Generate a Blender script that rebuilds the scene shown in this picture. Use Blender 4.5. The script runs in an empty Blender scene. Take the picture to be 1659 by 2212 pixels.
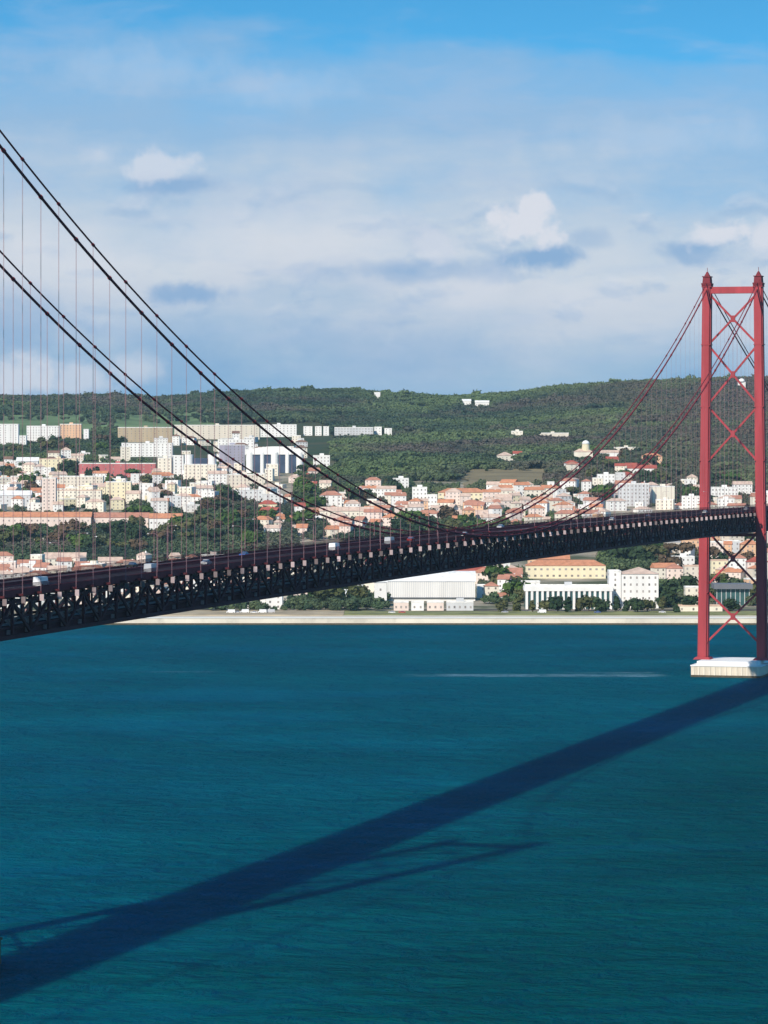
import bpy, math, random
import numpy as np
from mathutils import Vector, noise as mnoise
random.seed(7)
R = math.radians
D = bpy.data
scene = bpy.context.scene
col = scene.collection

# ------------------------------------------------------------------ camera
F = 7882.6          # focal length in units of a 1659 wide picture
EYE = 114.3         # terrace height above the river
HZ = 947.7          # horizon row of a 1659 x 2212 picture
cam_d = D.cameras.new('camera')
cam_d.sensor_fit = 'HORIZONTAL'
cam_d.sensor_width = 36.0
cam_d.lens = 36.0 * F / 1659.0
cam_d.shift_y = -(1106.0 - HZ) / 1659.0
cam_d.clip_start = 5.0
cam_d.clip_end = 60000.0
cam = D.objects.new('camera', cam_d)
col.objects.link(cam)
cam.location = (0, 0, EYE)
cam.rotation_euler = (R(90), 0, 0)
scene.camera = cam

# ------------------------------------------------------------------ sun, exposure
SUN = Vector((-0.698, -1.27, 1.0)).normalized()
sl = D.lights.new('sun', 'SUN')
sl.energy = 5.0
sl.angle = R(0.8)
sl.color = (1.0, 0.915, 0.80)
so = D.objects.new('sun', sl)
col.objects.link(so)
so.rotation_euler = SUN.to_track_quat('Z', 'Y').to_euler()
scene.view_settings.view_transform = 'Standard'
scene.view_settings.look = 'None'
scene.view_settings.exposure = 0.0
scene.view_settings.gamma = 1.0
scene.cycles.max_bounces = 5
scene.cycles.diffuse_bounces = 2
scene.cycles.glossy_bounces = 2
scene.cycles.volume_bounces = 0
scene.cycles.caustics_reflective = False
scene.cycles.caustics_refractive = False

# ------------------------------------------------------------------ node helpers
class NT:
    def __init__(s, tree):
        s.t = tree; s.n = tree.nodes; s.l = tree.links
    def new(s, typ, **kw):
        n = s.n.new(typ)
        for k, v in kw.items(): setattr(n, k, v)
        return n
    def set(s, inp, v):
        if v is None: return
        if isinstance(v, bpy.types.NodeSocket): s.l.new(v, inp)
        elif isinstance(v, (tuple, list)):
            inp.default_value = tuple(v) + ((1.0,) if len(v) == 3 and inp.type == 'RGBA' else ())
        else: inp.default_value = v
    def math(s, op, a, b=None, c=None, clamp=False):
        n = s.new('ShaderNodeMath', operation=op); n.use_clamp = clamp
        s.set(n.inputs[0], a); s.set(n.inputs[1], b); s.set(n.inputs[2], c)
        return n.outputs[0]
    def mix(s, f, a, b, blend='MIX'):
        n = s.new('ShaderNodeMix', data_type='RGBA', blend_type=blend)
        s.set(n.inputs[0], f); s.set(n.inputs[6], a); s.set(n.inputs[7], b)
        return n.outputs[2]
    def noise(s, vec, scale, detail=4, rough=0.5, dist=0.0):
        n = s.new('ShaderNodeTexNoise')
        s.set(n.inputs['Vector'], vec); n.inputs['Scale'].default_value = scale
        n.inputs['Detail'].default_value = detail; n.inputs['Roughness'].default_value = rough
        n.inputs['Distortion'].default_value = dist
        return n.outputs['Fac']
    def comb(s, x, y, z=0.0):
        n = s.new('ShaderNodeCombineXYZ')
        s.set(n.inputs[0], x); s.set(n.inputs[1], y); s.set(n.inputs[2], z)
        return n.outputs[0]
    def ramp(s, f, stops, interp='LINEAR'):
        n = s.new('ShaderNodeValToRGB'); n.color_ramp.interpolation = interp
        e = n.color_ramp.elements
        while len(e) > 1: e.remove(e[-1])
        e[0].position = stops[0][0]; e[0].color = tuple(stops[0][1]) + (1,)
        for p, c in stops[1:]:
            q = e.new(p); q.color = tuple(c) + (1,)
        s.set(n.inputs[0], f)
        return n.outputs[0]
    def mr(s, v, a, b, c=0.0, d=1.0, smooth=False):
        n = s.new('ShaderNodeMapRange'); n.clamp = True
        if smooth: n.interpolation_type = 'SMOOTHSTEP'
        s.set(n.inputs[0], v)
        for i, q in enumerate((a, b, c, d)): n.inputs[i + 1].default_value = q
        return n.outputs[0]

# ------------------------------------------------------------------ sky
world = D.worlds.new('World'); scene.world = world; world.use_nodes = True
w = NT(world.node_tree)
for n in list(w.n): w.n.remove(n)
tc = w.new('ShaderNodeTexCoord')
sep = w.new('ShaderNodeSeparateXYZ'); w.l.new(tc.outputs['Generated'], sep.inputs[0])
az = w.math('ARCTAN2', sep.outputs[0], sep.outputs[1])
el = w.math('ARCSINE', sep.outputs[2])
# the clear air: bluer a little above the horizon than the bare model gives
vec = w.comb(sep.outputs[0], sep.outputs[1], w.math('ADD', w.math('MULTIPLY', w.math('ABSOLUTE', sep.outputs[2]), 3.2), 0.10))
sky = w.new('ShaderNodeTexSky'); sky.sky_type = 'NISHITA'; sky.sun_disc = False
sky.sun_elevation = math.asin(SUN.z)
sky.sun_rotation = math.atan2(SUN.x, SUN.y)
sky.air_density = 1.3; sky.dust_density = 0.4; sky.ozone_density = 2.0
w.l.new(vec, sky.inputs['Vector'])
hs = w.new('ShaderNodeHueSaturation'); hs.inputs['Saturation'].default_value = 1.25
hs.inputs['Value'].default_value = 1.0
w.l.new(sky.outputs[0], hs.inputs['Color'])
skycol = w.mix(1.0, hs.outputs[0], (0.88, 1.95, 1.98), 'MULTIPLY')
U = w.math('MULTIPLY_ADD', az, F, 829.0)          # degrees-like units across the sky
V = w.math('MULTIPLY_ADD', el, -F, HZ)
dir2 = w.comb(w.math('MULTIPLY', U, 0.001), w.math('MULTIPLY', V, 0.001), 0.0)
stretch = w.comb(w.math('MULTIPLY', U, 0.0006), w.math('MULTIPLY', V, 0.0022), 3.7)
n_soft = w.noise(stretch, 2.0, 7, 0.58)
n_fine = w.noise(dir2, 11.0, 7, 0.6, 0.15)
n_mid = w.noise(dir2, 3.2, 7, 0.55)
Vn = w.math('ADD', V, w.math('MULTIPLY', w.math('SUBTRACT', n_soft, 0.5), 520.0))
Vn = w.math('ADD', Vn, w.math('MULTIPLY', w.math('SUBTRACT', n_mid, 0.5), 240.0))
Vn = w.math('ADD', Vn, w.math('MULTIPLY', U, -0.045))
K = 10.0
def C(r, g, b): return tuple((v / 255.0) ** 2.2 * K for v in (r, g, b))
veil = w.ramp(w.mr(Vn, -200, 1000), [(0.0, (0, 0, 0)), (0.17, (0.02,) * 3), (0.26, (.50,) * 3), (0.36, (.74,) * 3), (0.50, (.95,) * 3), (0.66, (1,) * 3), (0.80, (.95,) * 3), (1.0, (.9,) * 3)])
veilcol = w.ramp(w.mr(Vn, -200, 1000), [(0.0, C(150, 185, 220)), (0.40, C(158, 186, 216)), (0.50, C(190, 205, 222)), (0.60, C(210, 217, 226)), (0.68, C(200, 210, 224)), (0.78, C(164, 188, 214)), (0.88, C(128, 164, 206)), (1.0, C(112, 152, 200))])
colr = w.mix(veil, skycol, veilcol)
def blob(x, y, rx, ry, soft=0.5, warp=1.25):
    dx = w.math('DIVIDE', w.math('SUBTRACT', U, x), rx)
    dy = w.math('DIVIDE', w.math('SUBTRACT', V, y), ry)
    d = w.math('SQRT', w.math('ADD', w.math('MULTIPLY', dx, dx), w.math('MULTIPLY', dy, dy)))
    d = w.math('ADD', d, w.math('MULTIPLY', w.math('SUBTRACT', n_fine, 0.5), -2.2 * warp))
    return w.mr(d, 1.0 - soft, 1.0 + soft, 1.0, 0.0, True)
def union(L):
    r = None
    for b, amp in L:
        q = w.math('MULTIPLY', b, amp)
        r = q if r is None else w.math('MAXIMUM', r, q)
    return r
dark = union([(blob(385, 402, 85, 20, .6), .65), (blob(400, 635, 70, 24, .5), .75), (blob(900, 585, 190, 24, .6), .6),
              (blob(1170, 556, 80, 26, .5), .85), (blob(1490, 545, 75, 20, .6), .6), (blob(1270, 515, 40, 20, .7), .35),
              (blob(60, 690, 120, 60, .7), .45), (blob(380, 770, 140, 50, .8), .4), (blob(830, 760, 260, 60, .8), .35), (blob(930, 520, 50, 30, .6), .4)])
# broken layer of small cloud, brighter on top, greyer below
lay = w.comb(w.math('MULTIPLY', U, 0.001), w.math('MULTIPLY', V, 0.0021), 1.9)
lay2 = w.comb(w.math('MULTIPLY', U, 0.001), w.math('MULTIPLY', w.math('SUBTRACT', V, 16.0), 0.0021), 1.9)
band = w.math('MULTIPLY', w.mr(V, 330, 470, 0, 1, True), w.mr(V, 690, 800, 1, 0.25, True))
pa = w.noise(lay, 5.2, 8, 0.56, 0.2); pb = w.noise(lay2, 5.2, 8, 0.56, 0.2)
colr = w.mix(w.math('MULTIPLY', w.math('MULTIPLY', w.mr(pb, .52, .66, 0, 1, True), band), .45), colr, C(140, 176, 214))
colr = w.mix(w.math('MULTIPLY', w.math('MULTIPLY', w.mr(pa, .55, .70, 0, 1, True), band), .5), colr, C(218, 224, 234))
wisp = w.mr(w.noise(stretch, 5.5, 7, 0.6, 0.4), .45, .72, 0, .35, True)
colr = w.mix(w.math('MULTIPLY', wisp, w.mr(V, -60, 260, .55, 1)), colr, C(176, 196, 224))
colr = w.mix(dark, colr, C(124, 166, 210))
white = union([(blob(1135, 492, 70, 50, .32, 1.5), .92), (blob(1145, 448, 42, 34, .3, 1.4), .9), (blob(940, 528, 58, 34, .6, 1.5), .62), (blob(1550, 508, 75, 26, .38, 1.5), .85),
               (blob(1655, 515, 40, 34, .5), .8), (blob(345, 360, 72, 30, .45, 1.5), .62), (blob(215, 335, 32, 24, .8), .4), (blob(55, 815, 80, 42, .6), .85),
               (blob(170, 825, 60, 34, .6), .7), (blob(290, 795, 60, 30, .6), .6), (blob(1010, 630, 90, 40, .9), .4), (blob(300, 150, 160, 46, .9), .22), (blob(620, 190, 120, 34, .9), .2), (blob(1420, 300, 180, 40, .9), .25), (blob(1250, 640, 130, 30, .9), .3), (blob(130, 560, 130, 60, .9), .4), (blob(640, 520, 260, 70, .9), .35)])
colr = w.mix(white, colr, C(222, 225, 234))
bg = w.new('ShaderNodeBackground'); bg.inputs['Strength'].default_value = 0.1
w.l.new(colr, bg.inputs['Color'])
wo = w.new('ShaderNodeOutputWorld'); w.l.new(bg.outputs[0], wo.inputs['Surface'])

# ------------------------------------------------------------------ materials
def mat(name, rgb, rough=0.8, var=0.12, vscale=0.15, metal=0.0, spec=0.3, stain=0.0, objrand=0.0, streak=False):
    m = D.materials.new(name); m.use_nodes = True
    t = NT(m.node_tree); b = t.n['Principled BSDF']
    g = t.new('ShaderNodeNewGeometry')
    v = g.outputs['Position']
    if streak:
        mp = t.new('ShaderNodeMapping'); mp.inputs['Scale'].default_value = (1, 1, 0.12)
        t.l.new(v, mp.inputs[0]); v = mp.outputs[0]
    n = t.noise(v, vscale, 5, 0.6)
    lo = tuple(c * (1 - var) for c in rgb); hi = tuple(min(c * (1 + var), 1) for c in rgb)
    c = t.mix(t.mr(n, 0.3, 0.7), lo, hi)
    if stain:
        n2 = t.noise(v, vscale * 4, 3, 0.6)
        c = t.mix(t.math('MULTIPLY', t.mr(n2, 0.52, 0.75), stain), c, tuple(q * 0.55 for q in rgb))
    if objrand:
        oi = t.new('ShaderNodeObjectInfo')
        hsn = t.new('ShaderNodeHueSaturation')
        t.l.new(t.mr(oi.outputs['Random'], 0, 1, 1 - objrand, 1 + objrand), hsn.inputs['Value'])
        t.l.new(c, hsn.inputs['Color']); c = hsn.outputs[0]
    t.l.new(c, b.inputs['Base Color'])
    b.inputs['Roughness'].default_value = rough
    b.inputs['Metallic'].default_value = metal
    b.inputs['Specular IOR Level'].default_value = spec
    return m

M = {}
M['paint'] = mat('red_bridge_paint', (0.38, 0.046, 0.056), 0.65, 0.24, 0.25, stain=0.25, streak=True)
M['paint_deck'] = mat('shade_darkened_red_steel', (0.075, 0.014, 0.020), 0.7, 0.25, 0.3, spec=0.15)  # the tower red, darkened so the colour itself carries the deck's shade
M['cable'] = mat('cable_wrap', (0.21, 0.032, 0.042), 0.8, 0.2, 0.3, spec=0.1)
M['rail_red'] = mat('parapet_paint', (0.19, 0.030, 0.038), 0.7, 0.2, 0.4, spec=0.1)
M['asphalt'] = mat('bridge_asphalt', (0.04, 0.026, 0.03), 0.9, 0.2, 0.1)
M['frame'] = mat('cross_frame_steel', (0.40, 0.27, 0.27), 0.8, 0.4, 0.6, spec=0.1)
M['sunlit_pale'] = mat('painted_sunlit_pale', (0.32, 0.25, 0.255), 0.7, 0.2, 0.02, objrand=0.7)  # pale colour stands in for sunlight on the added plates
M['hanger'] = mat('hanger_rope', (0.30, 0.17, 0.19), 0.8, 0.2, 0.3, spec=0.1)
M['line'] = mat('road_paint', (0.7, 0.7, 0.68), 0.8, 0.05, 0.4)
M['concrete'] = mat('pier_concrete', (0.70, 0.62, 0.50), 0.9, 0.16, 0.25, stain=0.5, streak=True)
M['concrete_top'] = mat('pier_cap_concrete', (0.82, 0.82, 0.80), 0.9, 0.06, 0.2, stain=0.15)
M['tide_shade'] = mat('tide_mark_and_shade', (0.09, 0.075, 0.045), 0.8, 0.3, 0.4)  # wet band colour; on the near pier it stands in for shade
M['quay'] = mat('quay_limestone', (0.78, 0.70, 0.57), 0.9, 0.2, 0.03, stain=0.6)
M['promenade'] = mat('promenade_paving', (0.66, 0.58, 0.46), 0.9, 0.15, 0.05)
M['grass'] = mat('park_grass', (0.22, 0.22, 0.085), 0.95, 0.5, 0.05)
M['scrub'] = mat('bare_shore_earth', (0.42, 0.33, 0.21), 0.95, 0.4, 0.04)
M['metal'] = mat('grey_metal', (0.4, 0.4, 0.42), 0.5, 0.1, 1.0)
M['rubber'] = mat('tyre_rubber', (0.02, 0.02, 0.02), 0.9, 0.1, 1.0)
M['glass'] = mat('window_glass', (0.27, 0.24, 0.22), 0.45, 0.3, 0.2, spec=0.6, objrand=0.5)
M['dark_glass'] = mat('dark_curtain_glass', (0.055, 0.075, 0.12), 0.2, 0.3, 0.1, spec=0.6)
M['green_glass'] = mat('green_curtain_glass', (0.04, 0.10, 0.10), 0.2, 0.3, 0.1, spec=0.6)
M['bark'] = mat('bark', (0.09, 0.065, 0.045), 0.95, 0.3, 0.8)
WALL = {'white': (0.84, 0.82, 0.78), 'cream': (0.82, 0.75, 0.62), 'pale pink': (0.80, 0.66, 0.58), 'pale yellow': (0.80, 0.71, 0.49), 'beige': (0.72, 0.64, 0.53),
        'light grey': (0.60, 0.60, 0.60), 'peach': (0.76, 0.48, 0.30), 'red': (0.50, 0.15, 0.15), 'lilac grey': (0.44, 0.41, 0.48), 'brown': (0.48, 0.38, 0.25), 'pale green': (0.60, 0.66, 0.56), 'dark grey': (0.16, 0.17, 0.19)}
ROOF = {'orange': (0.56, 0.24, 0.13), 'terracotta': (0.46, 0.21, 0.14), 'rust red': (0.38, 0.09, 0.06), 'pale clay': (0.62, 0.45, 0.35), 'brown': (0.22, 0.13, 0.09), 'white': (0.80, 0.78, 0.74), 'grey': (0.38, 0.38, 0.40), 'dark': (0.10, 0.10, 0.11)}
for k, c in WALL.items(): M['w_' + k] = mat(k.replace(' ', '_') + '_render', c, 0.9, 0.10, 0.12, stain=0.22, streak=True)
for k, c in ROOF.items(): M['r_' + k] = mat(k.replace(' ', '_') + '_roof', c, 0.9, 0.22, 0.30, stain=0.3)

def foliage(name, a, b_, patch=True):
    m = D.materials.new(name); m.use_nodes = True
    t = NT(m.node_tree); b = t.n['Principled BSDF']
    g = t.new('ShaderNodeNewGeometry'); oi = t.new('ShaderNodeObjectInfo')
    c = t.mix(oi.outputs['Random'], a, b_)
    fine = t.noise(g.outputs['Position'], 0.35, 3, 0.6)
    c = t.mix(t.mr(fine, 0.35, 0.65), t.mix(1.0, c, (.8, .8, .8), 'MULTIPLY'), t.mix(1.0, c, (1.3, 1.28, 1.15), 'MULTIPLY'))
    if patch:
        p0 = t.noise(g.outputs['Position'], 0.008, 5, 0.7)
        c = t.mix(t.mr(p0, 0.38, 0.62), t.mix(1.0, c, (.50, .60, .72), 'MULTIPLY'), t.mix(1.0, c, (1.35, 1.3, 1.15), 'MULTIPLY'))
        p = t.noise(g.outputs['Position'], 0.0035, 4, 0.6)
        c = t.mix(t.mr(p, 0.50, 0.64, 0, .75), c, (0.125, 0.092, 0.085))       # leafless brown woods
        sx_ = t.new('ShaderNodeSeparateXYZ'); t.l.new(g.outputs['Position'], sx_.inputs[0])
        east = t.math('MULTIPLY', t.mr(sx_.outputs[0], 150, 480, 0, 1, True), t.mr(p0, .35, .58, 0, .75))
        c = t.mix(east, c, (0.115, 0.082, 0.066))                                # leafless woods of the eastern slope
        p2 = t.noise(g.outputs['Position'], 0.0026, 3, 0.5, 0.5)
        c = t.mix(t.mr(p2, 0.49, 0.60, 0, .75), c, (0.12, 0.17, 0.065))        # paler young growth
    t.l.new(c, b.inputs['Base Color'])
    b.inputs['Roughness'].default_value = 0.9; b.inputs['Specular IOR Level'].default_value = 0.1
    return m
M['forest'] = foliage('forest_leaves', (0.042, 0.074, 0.046), (0.078, 0.105, 0.060))
FOL = {'dark green': foliage('dark_green_leaves', (0.020, 0.042, 0.022), (0.035, 0.06, 0.028), False),
       'olive green': foliage('olive_leaves', (0.07, 0.085, 0.035), (0.095, 0.10, 0.045), False),
       'bright green': foliage('bright_green_leaves', (0.045, 0.09, 0.025), (0.07, 0.12, 0.03), False),
       'brownish': foliage('brownish_leaves', (0.085, 0.065, 0.04), (0.11, 0.075, 0.05), False)}

# ------------------------------------------------------------------ mesh helpers
class MB:
    def __init__(s): s.v = []; s.f = []; s.mi = []
    def box(s, x0, x1, y0, y1, z0, z1, mi=0):
        n = len(s.v)
        s.v += [(x0, y0, z0), (x1, y0, z0), (x1, y1, z0), (x0, y1, z0), (x0, y0, z1), (x1, y0, z1), (x1, y1, z1), (x0, y1, z1)]
        s.f += [(n, n+3, n+2, n+1), (n+4, n+5, n+6, n+7), (n, n+1, n+5, n+4), (n+1, n+2, n+6, n+5), (n+2, n+3, n+7, n+6), (n+3, n, n+4, n+7)]
        s.mi += [mi] * 6
    def taper(s, z0, a0, b0, z1, a1, b1, c0=(0, 0), c1=(0, 0), mi=0):
        n = len(s.v)
        for z, a, b, c in ((z0, a0, b0, c0), (z1, a1, b1, c1)):
            s.v += [(c[0]-a, c[1]-b, z), (c[0]+a, c[1]-b, z), (c[0]+a, c[1]+b, z), (c[0]-a, c[1]+b, z)]
        s.f += [(n, n+3, n+2, n+1), (n+4, n+5, n+6, n+7), (n, n+1, n+5, n+4), (n+1, n+2, n+6, n+5), (n+2, n+3, n+7, n+6), (n+3, n, n+4, n+7)]
        s.mi += [mi] * 6
    def bar(s, p, q, a, b, mi=0):
        p = Vector(p); q = Vector(q); d = (q - p).normalized()
        up = Vector((0, 0, 1)) if abs(d.z) < 0.95 else Vector((0, 1, 0))
        x = d.cross(up).normalized() * (a / 2); y = x.cross(d).normalized() * (b / 2)
        n = len(s.v)
        for c in (p, q): s.v += [tuple(c - x - y), tuple(c + x - y), tuple(c + x + y), tuple(c - x + y)]
        s.f += [(n, n+1, n+2, n+3), (n+4, n+7, n+6, n+5), (n, n+4, n+5, n+1), (n+1, n+5, n+6, n+2), (n+2, n+6, n+7, n+3), (n+3, n+7, n+4, n)]
        s.mi += [mi] * 6
    def tube(s, pts, r, k=8, mi=0, closed=True):
        n0 = len(s.v); P = [Vector(p) for p in pts]
        rr = r if isinstance(r, (list, tuple)) else [r] * len(P)
        for i, p in enumerate(P):
            d = (P[min(i+1, len(P)-1)] - P[max(i-1, 0)]).normalized()
            up = Vector((0, 0, 1)) if abs(d.z) < 0.95 else Vector((0, 1, 0))
            x = d.cross(up).normalized(); y = x.cross(d).normalized()
            for j in range(k):
                a = 2 * math.pi * j / k
                s.v.append(tuple(p + (x * math.cos(a) + y * math.sin(a)) * rr[i]))
        for i in range(len(P) - 1):
            for j in range(k):
                a = n0 + i*k + j; b = n0 + i*k + (j+1) % k
                s.f.append((a, b, b + k, a + k)); s.mi.append(mi)
        if closed:
            s.f.append(tuple(n0 + j for j in reversed(range(k)))); s.mi.append(mi)
            s.f.append(tuple(n0 + (len(P)-1)*k + j for j in range(k))); s.mi.append(mi)
    def face(s, vs, mi=0):
        n = len(s.v); s.v += list(vs); s.f.append(tuple(range(n, n + len(vs)))); s.mi.append(mi)
    def mesh(s, name, mats, smooth=False):
        me = D.meshes.new(name); me.from_pydata(s.v, [], s.f)
        for m in (mats if isinstance(mats, (list, tuple)) else [mats]): me.materials.append(m)
        me.polygons.foreach_set('material_index', s.mi)
        if smooth: me.polygons.foreach_set('use_smooth', [True] * len(s.f))
        me.update(); return me
    def build(s, name, mats, parent=None, smooth=False):
        o = D.objects.new(name, s.mesh(name, mats, smooth)); col.objects.link(o)
        if parent: o.parent = parent
        return o
def inst(name, me, parent, loc=(0, 0, 0), scale=(1, 1, 1), rz=0.0):
    o = D.objects.new(name, me); col.objects.link(o); o.parent = parent
    o.location = loc; o.scale = scale; o.rotation_euler = (0, 0, rz); return o
def empty(name, loc=(0, 0, 0), rz=0.0, parent=None):
    o = D.objects.new(name, None); col.objects.link(o); o.location = loc; o.rotation_euler = (0, 0, rz); o.empty_display_size = 1
    if parent: o.parent = parent
    return o
def tag(o, label=None, cat=None, group=None, kind=None):
    for k, v in (('label', label), ('category', cat), ('group', group), ('kind', kind)):
        if v: o[k] = v
    return o
USED = set()

# ------------------------------------------------------------------ terrain
SHORE = 2240.0
PROF = [(2200, 4.0), (2420, 4.6), (2600, 6), (2750, 8), (2900, 14), (3100, 24), (3300, 38), (3500, 50), (3700, 61), (4000, 74), (4300, 86), (4600, 97), (4900, 106), (5200, 118), (5500, 132), (5900, 152), (6300, 180), (6500, 184), (7200, 150), (9000, 60), (12000, 20)]
PY = np.array([p[0] for p in PROF], float); PZ = np.array([p[1] for p in PROF], float)
SKYL = [(-900, 850), (-300, 846), (0, 858), (100, 860), (250, 856), (330, 861), (430, 853), (560, 848), (640, 846), (760, 845), (830, 853), (900, 856), (960, 861), (1050, 856), (1120, 851), (1200, 839), (1300, 833), (1400, 828), (1530, 823), (1659, 820), (2000, 812), (2600, 830)]
SX = np.array([p[0] for p in SKYL], float); SY = np.array([p[1] for p in SKYL], float)
def terr(x, y):
    z = float(np.interp(y, PY, PZ))
    if y > 4700:
        px = 829 + x / y * F
        sk = float(np.interp(px, SX, SY)) + 8.0
        zr = EYE + (HZ - sk) * 6350 / F
        t = min(1.0, (y - 4700) / 1650.0); t = t*t*(3-2*t)
        fall = 1.0 if y < 6500 else max(0.0, 1 - (y - 6500) / 3000)
        z += (zr - 181.0) * t * fall
    if y > 2800:
        k = min(1.0, (y - 2800) / 900.0)
        z += 5.0 * k * mnoise.noise(Vector((x / 260.0, y / 260.0, 1.3)))
    return z
def hit(px, py):
    """ground point seen in direction (px, py)"""
    m = (px - 829) / F; s = (py - HZ) / F
    y = SHORE + 2
    prev = y
    while y < 6500:
        if EYE - s * y <= terr(m * y, y): break
        prev = y; y += 12.0
    a, b = prev, y
    for _ in range(12):
        c = (a + b) / 2
        if EYE - s * c <= terr(m * c, c): b = c
        else: a = c
    return m * b, b, terr(m * b, b)

def ground_mat():
    m = D.materials.new('hillside_ground'); m.use_nodes = True
    t = NT(m.node_tree); b = t.n['Principled BSDF']; g = t.new('ShaderNodeNewGeometry')
    p = g.outputs['Position']; sp = t.new('ShaderNodeSeparateXYZ'); t.l.new(p, sp.inputs[0])
    n1 = t.noise(p, 0.012, 6, 0.65); n2 = t.noise(p, 0.004, 3, 0.5)
    town = t.mix(t.mr(n1, .42, .6), (0.09, 0.10, 0.05), (0.42, 0.35, 0.26))
    hill = t.mix(t.mr(n1, .4, .6), (0.035, 0.06, 0.025), (0.075, 0.075, 0.035))
    f = t.mr(t.math('ADD', sp.outputs[1], t.math('MULTIPLY', n2, 600)), 4300, 4700)
    c = t.mix(f, town, hill)
    t.l.new(c, b.inputs['Base Color']); b.inputs['Roughness'].default_value = 0.95; b.inputs['Specular IOR Level'].default_value = 0.1
    return m
def sheet(name, xs, ys, zf, m):
    nx, ny = len(xs), len(ys)
    vs = [(x, y, zf(x, y)) for y in ys for x in xs]
    fs = [(j*nx+i, j*nx+i+1, (j+1)*nx+i+1, (j+1)*nx+i) for j in range(ny-1) for i in range(nx-1)]
    me = D.meshes.new(name); me.from_pydata(vs, [], fs); me.materials.append(m)
    me.polygons.foreach_set('use_smooth', [True]*len(fs)); me.update()
    o = D.objects.new(name, me); col.objects.link(o); tag(o, kind='structure'); return o
ys = list(np.arange(2262, 2800, 40.)) + list(np.arange(2800, 6800, 30.)) + list(np.arange(6800, 12001, 260.))
sheet('terrain', np.arange(-3600, 3601, 40.), ys, terr, ground_mat())

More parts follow.
